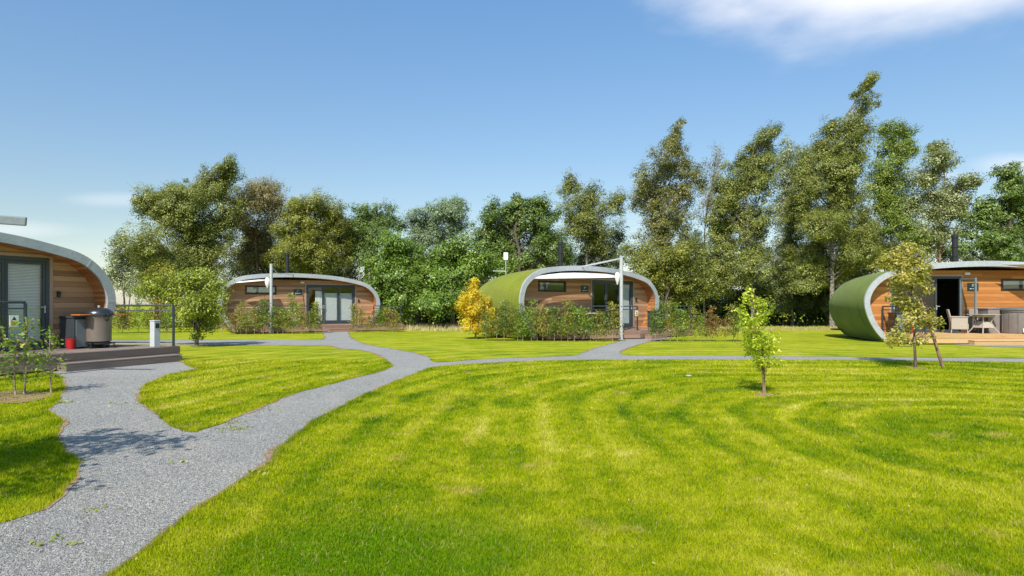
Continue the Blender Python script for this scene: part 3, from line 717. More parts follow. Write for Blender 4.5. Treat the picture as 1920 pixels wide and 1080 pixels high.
# ------------------------------------------------------------------ decks
def clip_span(poly, y):
    xs = []
    for i in range(len(poly)):
        (x0, y0), (x1, y1) = poly[i], poly[(i+1) % len(poly)]
        if (y0-y)*(y1-y) < 0: xs.append(x0+(y-y0)/(y1-y0)*(x1-x0))
    return (min(xs), max(xs)) if len(xs) >= 2 else None
def deck(C, label, poly, mat, step=None, top=0.38):
    """poly in cabin coordinates, front has negative y"""
    root = thing('deck', label, 'deck', (C[0][0], C[0][1], 0), C[1], 'timber decks before the cabins')
    b = MB(); ymin = min(p[1] for p in poly); ymax = max(p[1] for p in poly); y = ymin; w = 0.138
    while y < ymax-0.01:
        s0 = clip_span(poly, y+0.004); s1 = clip_span(poly, min(y+w, ymax-0.002)-0.004)
        if s0 and s1:
            pts = []
            for (xa, xb) in ((s0[0], s1[0]), (s0[1], s1[1])):
                for yy, xx in ((y+.003, xa), (y+w-.003, xb)):
                    for zz in (top-0.03, top): pts.append((xx, yy, zz))
            b.hexa(pts)
        y += w
    b.build('deck_boards', M[mat], root)
    fb = MB(); n = len(poly)
    for i in range(n):
        (x0, y0), (x1, y1) = poly[i], poly[(i+1) % n]
        if max(y0, y1) > ymax-0.01 and abs(y0-y1) < 0.01: continue
        dx, dy = x1-x0, y1-y0; Ln = math.hypot(dx, dy); a = math.atan2(dy, dx)
        for (z0, z1, o) in ((top-0.165, top-0.004, 0.0), (top-0.335, top-0.172, 0.006)):
            fb.box(((x0+x1)/2+math.sin(a)*0.012, (y0+y1)/2-math.cos(a)*0.012, (z0+z1)/2), (Ln+0.03, 0.024, z1-z0), rz=a)
    fb.build('fascia', M[mat], root, bevel=0.003)
    if step:
        for (x0, x1, yb, d, z, aa) in step:
            sb = MB()
            for k in range(3): sb.box((0, -d*(k+.5)/3, z-0.015), (x1-x0, d/3-0.008, 0.03))
            sb.box((0, -d+0.012, z/2-0.02), (x1-x0, 0.024, z-0.05)); sb.box((-(x1-x0)/2+0.012, -d/2, z/2-.02), (0.024, d-.03, z-.05)); sb.box(((x1-x0)/2-0.012, -d/2, z/2-.02), (0.024, d-.03, z-.05))
            so = sb.build('step', M[mat], root, bevel=0.003); so.location = ((x0+x1)/2, yb-0.035, 0); so.rotation_euler = (0, 0, aa)
    return root
deck(C1, 'grey weathered timber deck of the left cabin beside the gravel', [(-4.6, -2.0), (5.05, -2.0), (4.75, 0.0), (-4.6, 0.0)], 'deck', [(2.0, 4.85, -2.0, 0.34, 0.19, 0)])
deck(C2, 'brown deck in front of the low cabin left of centre, at the path end', [(-3.6, -1.5), (5.2, -1.9), (5.2, 0), (-3.6, 0)], 'deckmid', [(0.9, 2.4, -1.72, 0.36, 0.19, 0)])
deck(C3, 'brown deck behind the leafy row of the central cabin', [(-3.3, -1.0), (0.5, -2.6), (4.7, -2.2), (4.7, 0), (-3.3, 0)], 'deckmid', [(0.75, 1.9, -2.58, 0.36, 0.2, R(5))])
deck(C4, 'pale new softwood deck under the wicker seats and hot tub', [(-3.5, -2.0), (5.5, -2.0), (5.5, 0), (-3.5, 0)], 'decknew', [(-1.4, 5.4, -2.0, 0.32, 0.17, 0)])

# ------------------------------------------------------------------ railings
def railing(C, label, pts, posts=None, top=0.38, h=1.02, infill=True, mat='rail', sign=None, bars=False):
    root = thing('railing', label, 'railing', (C[0][0], C[0][1], top), C[1], 'metal deck railings')
    P = [Vector((p[0], p[1], 0)) for p in pts]
    b = MB(); b.tube([p+Vector((0, 0, h)) for p in P], 0.026, 10); b.build('handrail', M[mat], root, smooth=True)
    b = MB(); b.tube([p+Vector((0, 0, h-0.13)) for p in P], 0.014, 8); b.build('upper_rail', M[mat], root, smooth=True)
    b = MB(); b.tube([p+Vector((0, 0, 0.10)) for p in P], 0.014, 8); b.build('lower_rail', M[mat], root, smooth=True)
    Q = []
    for a, c in zip(P[:-1], P[1:]):
        k = max(1, round((c-a).length/1.35)); Q += [a+(c-a)*(i/k) for i in range(k)]
    Q.append(P[-1])
    for q in Q:
        b = MB(); b.box((q.x, q.y, (h-.02)/2), (0.05, 0.05, h-.02)); b.box((q.x, q.y, 0.006), (0.11, 0.11, 0.012)); b.build('post', M[mat], root, bevel=0.005)
    b = MB()
    for a, c in zip(Q[:-1], Q[1:]):
        d = (c-a); u = d.normalized(); a2 = a+u*0.06; c2 = c-u*0.06; ang = math.atan2(d.y, d.x)
        if (c2-a2).length > 0.1: b.box((*( (a2+c2)/2).xy, 0.5), ((c2-a2).length, 0.008, 0.74), rz=ang)
    b.build('glass_panel', M['railglass'], root)
    if sign:
        b = MB(); b.box(sign, (0.17, 0.012, 0.24)); so = b.build('notice', M['white'], root)
        b = MB(); b.box((sign[0], sign[1]-0.008, sign[2]-0.045), (0.14, 0.004, 0.09)); b.build('notice_panel', M['yellow'], so)
        b = MB(); x_, y_, z_ = sign; k = len(b.v)
        b.v += [(x_-.045, y_-.009, z_+.02), (x_+.045, y_-.009, z_+.02), (x_, y_-.009, z_+.095)]; b.f.append((k, k+1, k+2))
        for j in range(3): b.box((x_, y_-0.0115, z_-0.02-j*0.025), (0.10, 0.003, 0.006))
        b.build('notice_symbol', M['black'], so)
    return root
mg, nt_, b_, out_ = newmat('railing_glass'); g_n = NT(nt_); nt_.nodes.remove(b_)
tt = g_n.N.new('ShaderNodeBsdfTransparent'); tt.inputs[0].default_value = (0.93, 0.96, 0.95, 1); gg = g_n.N.new('ShaderNodeBsdfGlossy'); gg.inputs['Roughness'].default_value = 0.03
fz_ = g_n.N.new('ShaderNodeLayerWeight'); fz_.inputs[0].default_value = 0.5; fz = g_n.N.new('ShaderNodeMath'); fz.operation = 'MULTIPLY'; g_n.L.new(fz_.outputs['Facing'], fz.inputs[0]); fz.inputs[1].default_value = 0.12; ms_ = g_n.N.new('ShaderNodeMixShader')
g_n.L.new(fz.outputs[0], ms_.inputs[0]); g_n.L.new(tt.outputs[0], ms_.inputs[1]); g_n.L.new(gg.outputs[0], ms_.inputs[2]); g_n.L.new(ms_.outputs[0], out_.inputs[0]); M['railglass'] = mg
railing(C1, 'grey side railing behind the barbecue on the left deck', [(4.2, -0.1), (4.95, -1.92)], h=1.06)
railing(C1, 'dark front railing with a yellow notice before the left cabin doors', [(-4.4, -1.92), (1.45, -1.92)], sign=(1.22, -1.95, 0.74), h=1.13)
railing(C2, 'grey railing behind the hedge of the low cabin left of centre', [(-3.5, -1.45), (0.4, -1.62)])
railing(C2, 'short grey railing at the right end of the low cabin deck', [(3.5, -1.75), (5.1, -1.8), (5.1, -0.2)])
railing(C3, 'long grey railing between the leafy row and central cabin', [(-3.2, -0.98), (0.45, -2.52)], sign=(0.36, -2.56, 0.72))
railing(C3, 'railing at the right end of the central cabin deck', [(2.1, -2.38), (4.62, -2.15), (4.62, -0.2)])
railing(C4, 'short dark side railing left of the orange cabin door', [(-3.42, -0.1), (-3.42, -1.9), (-2.9, -1.92)])

# ------------------------------------------------------------------ sails and their posts
def pole(label, x, y, top, r=0.075):
    root = thing('sail_pole', label, 'pole', (x, y, 0), 0, 'sail poles beside the decks')
    b = MB(); b.tube([(0, 0, 0), (0, 0, top)], r, 16); b.lathe([(0.13, 0), (0.13, 0.015), (r+.01, 0.02)], (0, 0, 0.0), 16); b.build('post', M['pole'], root, smooth=True)
    b = MB(); b.lathe([(r+.006, -0.02), (r+.006, 0.015), (r*.6, 0.03)], (0, 0, top), 16); b.build('cap', M['pole'], root, smooth=True)
    return root
def sail(name, label, A, B, C, sag=0.12, mat='sail', n=14):
    A, B, C = map(Vector, (A, B, C)); v = []; idx = {}
    cen = (A+B+C)/3
    for i in range(n+1):
        for j in range(n+1-i):
            a, b_, c = i/n, j/n, 1-i/n-j/n; p = A*a+B*b_+C*c
            inw = (cen-p)*(0.16*(1-max(a, b_, c))*1.0*(1 if min(a, b_, c) < .01 else .6))
            p = p+inw; p.z -= sag*27*a*b_*c*0.4; idx[(i, j)] = len(v); v.append(tuple(p))
    f = []
    for i in range(n):
        for j in range(n-i):
            f.append((idx[(i, j)], idx[(i+1, j)], idx[(i, j+1)]))
            if j < n-i-1: f.append((idx[(i+1, j)], idx[(i+1, j+1)], idx[(i, j+1)]))
    b = MB(); b.v = v; b.f = f; o = b.build(name, M[mat], None, smooth=True)
    s_ = o.modifiers.new('t', 'SOLIDIFY'); s_.thickness = 0.006
    return tag(o, label, 'shade sail', 'white shade sails')
def rim_sail(label, C, xs, B, m=1):
    # upper edge laced just under the rim, lower edge drawn straight from its left end to the pole
    up_ = [Vector(loc2w(C, x_, -0.60, z_-0.1-0.10)) for x_, z_ in [(x_, max(INNER[k, 1] for k in range(len(INNER)) if abs(INNER[k, 0]-x_) < 0.32)) for x_ in xs]]
    A = up_[0]; B = Vector(B); n = len(up_); v = []; f = []; rows = 7
    for i in range(n):
        t = i/(n-1); lo_ = A.lerp(B, t)
        for k in range(rows):
            q = k/(rows-1); p = up_[i].lerp(lo_, q); p.z -= 0.05*math.sin(math.pi*q)*t; v.append(tuple(p))
    for i in range(n-1):
        for k in range(rows-1): a = i*rows+k; f.append((a, a+1, a+rows+1, a+rows))
    b = MB(); b.v = v; b.f = f; o = b.build('shade_sail', M['sail'], None, smooth=True)
    s_ = o.modifiers.new('t', 'SOLIDIFY'); s_.thickness = 0.006
    return tag(o, label, 'shade sail', 'white shade sails')
# centre
px, py = at(1165, 26.8)
p3 = pole('tall galvanised pole standing on grass before the central cabin', px, py, 3.46)
ra = Vector(loc2w(C3, -0.9, -OH+.1, 3.12))
b = MB(); b.tube([(0, 0, 3.40), tuple(ra-Vector((px, py, 0)))], 0.035, 10); b.build('brace', M['pole'], p3, smooth=True)
b = MB(); b.box((0.25, 0.06, 2.87), (0.46, 0.05, 0.07), ry=R(4)); b.build('arm', M['pole'], p3, bevel=0.02)
b = MB(); b.lathe([(0.02, -0.12), (0.06, 0), (0.10, 0.12), (0.115, 0.24), (0.08, 0.36), (0.03, 0.40)], (-0.17, -0.03, 2.42), 12); b.build('rolled_cloth', M['sail'], p3, smooth=True)
rim_sail('white shade sail across the front of the central cabin', C3, (-3.72, -3.4, -2.9, -2.2, -1.4, -0.5, 0.5, 1.2), (px-0.1, py, 2.60))
# low cabin
px, py = at(508.5, 33.0)
p2 = pole('tall galvanised pole rising out of the hedge by the low cabin', px, py, 3.55)
rb = Vector(loc2w(C2, -0.5, -OH+.1, 3.12)) - Vector((px, py, 0))
b = MB(); b.tube([(0, 0, 3.45), (0.22, 0.3, 3.1), tuple(rb)], 0.02, 8); b.build('brace', M['pole'], p2, smooth=True)
b = MB(); b.lathe([(0.02, -0.1), (0.09, 0.04), (0.13, 0.22), (0.10, 0.40), (0.03, 0.46)], (-0.18, -0.03, 2.42), 12); b.build('rolled_cloth', M['sail'], p2, smooth=True)
rim_sail('narrow white shade sail at the left end of the low cabin', C2, (-3.6, -3.3, -2.9, -2.4, -1.9), (px-0.22, py, 2.72))
# right cabin, pole outside the frame
pw = (22.6, 22.6); p4 = pole('galvanised sail pole beyond the hot tub of the orange cabin', pw[0], pw[1], 3.5)
sail('shade_sail', 'white shade sail at the top right over the hot tub', loc2w(C4, 0.9, -0.62, 3.03), (pw[0]-.1, pw[1], 3.0), loc2w(C4, 4.0, -0.62, 2.6), 0.05)
# left cabin, only the arm end shows
px, py = -10.05, 11.6
p1 = pole('galvanised sail pole with a long arm by the left cabin', px, py, 3.3)
b = MB(); b.box((0.55, 0.10, 3.02), (1.25, 0.05, 0.165), ry=R(4)); b.build('arm', M['greybox'], p1, bevel=0.02)

# ------------------------------------------------------------------ deck furniture
def place(C, x, y, top=0.38): return loc2w(C, x, y, top)
def bbq(C, label, x, y, rz=0.0, group=None):
    root = thing('barbecue', label, 'barbecue', place(C, x, y), C[1]+rz, group)
    b = MB(); b.lathe([(0.24, 0.16), (0.27, 0.17), (0.275, 0.62), (0.29, 0.80), (0.30, 0.82)], n=28); b.build('body', M['taupe'], root, smooth=True)
    b = MB(); b.lathe([(0.315, 0.80), (0.325, 0.84), (0.30, 0.90), (0.24, 0.96), (0.14, 1.0), (0.05, 1.015)], n=28); lid = b.build('lid', M['lid'], root, smooth=True)
    b = MB(); b.tube([(0, 0, 1.0), (0, 0, 1.06)], 0.03, 10); b.build('vent_cap', M['pole'], lid, smooth=True)
    b = MB(); b.tube([(0, -0.30, 0.86), (0, -0.36, 0.80), (0, -0.36, 0.72), (0, -0.29, 0.68)], 0.018, 8); b.box((0, -0.31, 0.81), (0.16, 0.05, 0.06)); b.build('latch', M['black'], root, smooth=True)
    for s in (-1, 1):
        b = MB(); b.box((s*0.45, 0, 0.83), (0.26, 0.36, 0.022)); b.build('side_shelf', M['orange'], root, bevel=0.006)
    b = MB(); b.lathe([(0.29, 0.10), (0.29, 0.14), (0.20, 0.155)], n=24)
    for k in range(4):
        a = k*math.pi/2+0.5; b.box((0.30*math.cos(a), 0.30*math.sin(a), 0.12), (0.16, 0.04, 0.035), rz=a)
    b.build('cart', M['black'], root)
    for k in range(4):
        a = k*math.pi/2+0.5; b = MB(); c = Vector((0.36*math.cos(a), 0.36*math.sin(a), 0.04)); b.tube([c-Vector((0.015, 0, 0)), c+Vector((0.015, 0, 0))], 0.04, 12); b.tube([c, c+Vector((0, 0, 0.07))], 0.012, 6); b.build('castor', M['black'], root)
    return root
bbq(C1, 'taupe barrel barbecue with dark lid and orange side shelves on the left deck', 3.75, -0.78)
def cabinet(C, label, x, y, w=0.95, d=0.62, h=0.78):
    root = thing('storage_cabinet', label, 'cabinet', place(C, x, y), C[1], 'storage cabinets on the decks')
    b = MB(); b.ext((-w/2, -d/2, 0.02), (w/2, d/2, h-0.05)); b.build('body', M['slate'], root, bevel=0.012)
    b = MB(); b.ext((-w/2-.02, -d/2-.02, h-0.05), (w/2+.02, d/2+.02, h)); b.build('lid', M['slate'], root, bevel=0.012)
    b = MB(); b.ext((-w/2+.04, -d/2-.018, 0.04), (-w/2+.34, -d/2-.002, h-.08)); b.build('door_panel', M['greybox'], root, bevel=0.004); b = MB(); b.ext((w/2-.2, -d/2-.018, 0.04), (w/2-.02, -d/2-.002, h-.08)); b.build('front_panel', M['greybox'], root, bevel=0.004)
    return root
cabinet(C1, 'slate grey cabinet against the wall of the left cabin', 3.68, -0.36, 0.9, 0.55, 0.80)
cabinet(C3, 'grey cabinet beside the railing on the central cabin deck', 3.95, -0.75, 0.85, 0.55, 0.80)
cabinet(C4, 'dark cabinet half hidden by the staked tree on the right deck', -3.05, -0.55, 0.55, 0.5, 0.78)
def bucket(C, label, x, y, s=1.0):
    root = thing('fire_bucket', label, 'bucket', place(C, x, y), C[1], 'red buckets on the decks'); root.scale = (s, s, s)
    b = MB(); b.lathe([(0.10, 0.0), (0.135, 0.30), (0.145, 0.30), (0.145, 0.315), (0.128, 0.315), (0.095, 0.02)], n=20); b.build('body', M['red'], root, smooth=True)
    b = MB(); b.tube([(-0.14, 0, 0.30), (-0.10, -0.08, 0.36), (0, -0.11, 0.38), (0.10, -0.08, 0.36), (0.14, 0, 0.30)], 0.006, 6); b.build('handle', M['black'], root)
bucket(C1, 'red bucket in front of the slate cabinet by the barbecue', 3.18, -0.60, 0.8)
bucket(C3, 'red bucket beside the grey cabinet of the central cabin', 4.22, -1.15, 1.25)
bucket(C4, 'red bucket behind the branches of the staked tree', -2.9, -1.05, 1.1)
def pedestal(C, label, x, y, h=0.64):
    root = thing('power_pedestal', label, 'pedestal', place(C, x, y), C[1])
    b = MB(); b.ext((-0.085, -0.085, 0), (0.085, 0.085, h-0.03)); b.build('body', M['concrete'], root, bevel=0.008)
    b = MB(); b.ext((-0.095, -0.095, h-0.03), (0.095, 0.095, h)); b.build('cap', M['concrete'], root, bevel=0.01)
    b = MB(); b.box((0, -0.09, h-0.14), (0.10, 0.02, 0.12)); b.tube([(0, -0.09, h-0.14), (0, -0.115, h-0.14)], 0.035, 14); b.build('socket', M['black'], root)
pedestal(C1, 'pale square pedestal with a black socket at the corner of the left deck', 4.62, -1.66, 0.68)
def chair(label, x, y, rz, group):
    root = thing('wicker_armchair', label, 'chair', (x, y, 0.38), rz, group)   # faces -y
    b = MB(); b.ext((-0.26, -0.27, 0.36), (0.26, 0.24, 0.42)); b.ext((-0.28, -0.29, 0.16), (0.28, -0.26, 0.36)); b.build('seat', M['wicker'], root, bevel=0.02)
    b = MB(); b.box((0, 0.29, 0.64), (0.56, 0.05, 0.54), rx=R(-12)); b.build('backrest', M['wicker'], root, bevel=0.025)
    for s in (-1, 1):
        b = MB(); b.box((s*0.30, 0, 0.62), (0.09, 0.56, 0.04)); b.box((s*0.30, 0.0, 0.38), (0.04, 0.52, 0.46)); b.build('arm', M['wicker'], root, bevel=0.02)
        for t in (-0.24, 0.24):
            b = MB(); b.tube([(s*0.27, t, 0.2), (s*0.28, t*1.08, 0)], [0.024, 0.016], 8); b.build('leg', M['wicker'], root)
    return root
cx, cy = at(1797, 24.4); chair('left wicker armchair turned towards the table on the right deck', cx, cy, R(62), 'wicker armchairs on the right deck')
cx, cy = at(1838, 25.0); chair('wicker armchair behind the small table on the right deck', cx, cy, R(2), 'wicker armchairs on the right deck')
cx, cy = at(1844, 24.15)
t = thing('wicker_table', 'small wicker table with splayed legs between the armchairs', 'table', (cx, cy, 0.38), R(10))
b = MB(); b.ext((-0.40, -0.36, 0.70), (0.40, 0.36, 0.725)); b.build('tabletop', M['wicker'], t, bevel=0.01)
b = MB(); b.ext((-0.26, -0.24, 0.62), (0.26, 0.24, 0.699)); b.build('apron', M['wicker'], t, bevel=0.01)
b = MB(); b.hexa([(-.26, -.24, .22), (-.12, -.11, .46), (-.26, .24, .22), (-.12, .11, .46), (.26, -.24, .22), (.12, -.11, .46), (.26, .24, .22), (.12, .11, .46)]); b.build('lower_frame', M['wicker'], t)
for s in (-1, 1):
    for q in (-1, 1):
        b = MB(); b.tube([(s*0.25, q*0.22, 0.66), (s*0.17, q*0.15, 0.42), (s*0.27, q*0.24, 0.16), (s*0.37, q*0.33, 0)], 0.02, 8); b.build('leg', M['wicker'], t)
tx, ty = 19.5, 24.25
t = thing('hot_tub', 'round grey panelled hot tub with folded cover on the right deck', 'hot tub', (tx, ty, 0.38))
b = MB(); b.lathe([(0.90, 0.0), (0.92, 0.05), (0.92, 0.80), (0.95, 0.82), (0.95, 0.86)], n=40); b.build('shell', M['tub'], t, smooth=True)
b = MB()
for k in range(20):
    a = k*2*math.pi/20; b.box((0.925*math.cos(a), 0.925*math.sin(a), 0.43), (0.02, 0.03, 0.78), rz=a)
b.build('panel_strips', M['tublid'], t)
b = MB(); b.lathe([(0.96, 0.862), (0.98, 0.88), (0.98, 0.95), (0.90, 0.98), (0.0001, 1.0)], n=40); b.build('cover', M['tublid'], t, smooth=True)
b = MB(); b.box((-0.35, -0.93, 0.86), (0.05, 0.02, 0.26)); b.box((-0.35, -0.945, 0.74), (0.07, 0.02, 0.06)); b.build('strap', M['black'], t)
b = MB(); b.box((-0.62, -0.74, 0.14), (0.16, 0.02, 0.14), rz=R(-40)); b.build('vent', M['white'], t)
t = thing('wooden_box', 'taupe storage box beside the hot tub on the right deck', 'box', (18.28, 24.55, 0.38))
b = MB(); b.ext((-0.22, -0.28, 0), (0.22, 0.28, 0.90)); b.build('body', M['tub'], t, bevel=0.01)
b = MB(); b.ext((-0.24, -0.30, 0.90), (0.24, 0.30, 0.95)); b.build('lid', M['tublid'], t, bevel=0.01)
# table behind hedge on the central deck, on the low cabin deck, and pots
def deck_table(C, label, x, y, w=1.3):
    root = thing('garden_table', label, 'table', place(C, x, y), C[1], 'pale topped tables behind the hedges')
    b = MB(); b.ext((-w/2, -0.4, 0.70), (w/2, 0.4, 0.735)); b.build('tabletop', M['white'], root, bevel=0.008)
    for s in (-1, 1):
        for q in (-1, 1): b = MB(); b.ext((s*(w/2-.06)-.025, q*.33-.025, 0), (s*(w/2-.06)+.025, q*.33+.025, 0.70)); b.build('leg', M['rail'], root)
deck_table(C3, 'pale topped table behind the railing of the central cabin', -1.1, -1.0, 1.3)
deck_table(C2, 'pale topped table on the low cabin deck behind the hedge', -1.9, -0.8, 1.0)
# aerial on the central cabin roof
ax = Vector(loc2w(C3, -3.0, 2.2, 2.75))
t = thing('roof_aerial', 'white box aerial on a thin mast above the central turf roof', 'aerial', tuple(ax))
b = MB(); b.tube([(0, 0, -0.2), (0, 0, 0.75)], 0.018, 8); b.tube([(0, 0, 0.22), (-0.58, 0, 0.24)], 0.016, 8); b.build('mast', M['pole'], t)
b = MB(); b.box((0, 0, 0.90), (0.20, 0.10, 0.34)); b.build('box', M['white'], t, bevel=0.015)

# ------------------------------------------------------------------ foliage
def leaf_mesh(P, size, rng, flat=0.0, aspect=0.55, bias=None):
    n = len(P); s = size*(0.6+0.8*rng.random(n))
    nrm = rng.normal(0, 1, (n, 3)); nrm[:, 2] = np.abs(nrm[:, 2])+flat
    if bias is not None: nrm = nrm*0.62+bias
    nrm +=0; nrm /= np.linalg.norm(nrm, axis=1)[:, None]
    t = rng.normal(0, 1, (n, 3)); u = np.cross(nrm, t); u /= np.linalg.norm(u, axis=1)[:, None]+1e-9; w = np.cross(nrm, u)
    v = np.stack([P-u*s[:, None]*.55, P-w*s[:, None]*aspect*.5, P+u*s[:, None]*.55, P+w*s[:, None]*aspect*.5], 1)
    return v.reshape(-1, 3), np.arange(4*n).reshape(-1, 4)
def tree(name, label, cat, loc, H, Rad, seed, leaf='olive', bark='bark', nleaf=14000, ls=0.15, cb=0.15, shape='round', lean=(0, 0), nbr=46, tr=None, sig=0.32,
         up=0.5, droop=0.0, wind=(0.25, 0), group=None, twigs=True, clus=6, multi=1, loose=0.0, rz=0.0, sparse=1.0):
    rng = np.random.default_rng(seed); rnd = random.Random(seed)
    root = thing(name, label, cat, (loc[0], loc[1], 0), rz, group)
    tr = tr or H*0.011+0.03
    wood = MB()
    ph = rng.random(4)*6.28
    centers = []; sigs = []; wts = []
    for st in range(multi):
        off = np.array([0, 0, 0.]) if multi == 1 else np.array([math.cos(st*6.28/multi+ph[0]), math.sin(st*6.28/multi+ph[0]), 0])*0.10*H
        def trunk(t, off=off, st=st):
            return np.array([lean[0]*t**1.8+0.012*H*math.sin(t*5+ph[0]+st)+off[0]*t*1.4, lean[1]*t**1.8+0.012*H*math.sin(t*4+ph[1]+st)+off[1]*t*1.4, t*H*0.97])
        k = 12
        wood.tube([trunk(i/k) for i in range(k+1)], [max(0.008, tr*(1-i/k)**0.85/(1 if multi == 1 else 1.6)) + (tr*0.35 if i == 0 else 0) for i in range(k+1)], 8)
        for i in range(nbr//multi):
            u = (i+rnd.random())/(nbr//multi); tt = u
            t = cb+(1-cb)*tt
            if shape == 'birch': r = (0.55+min(1, tt/0.25)*0.45)*(1-tt)**1.05*1.08+0.05
            elif shape == 'spire': r = (0.55+min(1, tt/0.25)*0.45)*(max(0, 1-tt/0.80)**0.8*0.93+0.13*(1-tt)**0.4)
            elif shape == 'cone': r = (1-tt)*0.95+0.07
            elif shape == 'fan': r = 0.35+0.65*math.sin(math.pi*min(1, tt*0.75+0.1))
            else: r = math.sqrt(max(0.05, 1-(2*tt*0.92-0.86)**2))
            lob = 0.62+0.55*rnd.random()
            r *= Rad*lob
            az = i*2.399+rnd.random()*0.9; el = (up*(0.4+0.9*rnd.random()))*(0.55+tt*0.9)
            d = np.array([math.cos(az), math.sin(az), 0.])
            p0 = trunk(max(0.03, t-0.05)); 
            pts = [p0]; kk = 5
            for j in range(1, kk+1):
                q = j/kk; z = r*math.tan(min(1.25, el))*q*0.8*(1-0.25*q) - droop*r*q*q
                p = p0+d*r*q+np.array([wind[0]*r*q*q, wind[1]*r*q*q, z])+rng.normal(0, 0.025*r, 3)*q
                p[2] = max(0.25 if H > 3 else 0.05, min(p[2], H*1.02)); pts.append(p)
            br = max(0.006, tr*0.30*(1-t*0.65)/(1 if multi == 1 else 1.4))
            wood.tube(pts, [br*(1-0.85*j/kk) for j in range(kk+1)], 5, cap=False)
            nc = max(2, int(clus*(0.5+r/Rad)))
            for c in range(nc):
                q = 0.3+0.7*((c+rnd.random())/nc); jj = min(kk-1, int(q*kk)); fr = q*kk-jj
                base = pts[jj]*(1-fr)+pts[jj+1]*fr
                o = rng.normal(0, 1, 3); o[2] = o[2]*0.6+0.15; ctr = base+o*sig*(0.7+0.5*r/Rad)
                ctr[2] = max(ctr[2], 0.15)
                if rnd.random() < sparse:
                    centers.append(ctr); sigs.append(sig*(0.35+0.6*rnd.random())); wts.append(0.4+rnd.random())
                if twigs and c % 2 == 0: wood.tube([base, (base+ctr)/2+rng.normal(0, .02, 3), ctr+(ctr-base)*0.25], [br*0.3, br*0.22, br*0.1], 4, cap=False)
    wood.build('trunk', M[bark], root, smooth=True)
    centers = np.array(centers); sigs = np.array(sigs); wts = np.array(wts)*sigs; wts /= wts.sum()
    ci = rng.choice(len(centers), nleaf, p=wts)
    e = rng.normal(0, 1, (nleaf, 3)); e[:, 2] *= 0.72; e += np.array([0.85, 0, 0.45])*rng.normal(0, 1, (nleaf, 1))*(wind[0]*2.4)
    P = centers[ci]+e*sigs[ci][:, None]*(1+loose*rng.random(nleaf)[:, None])
    if droop: P[:, 2] -= np.abs(rng.normal(0, 1, nleaf))*sigs[ci]*droop*1.2
    P[:, 2] = np.abs(P[:, 2]-0.03)+0.03
    v, f = leaf_mesh(P, ls, rng)
    mesh_np('crown', v, f, L[leaf], root)
    return root
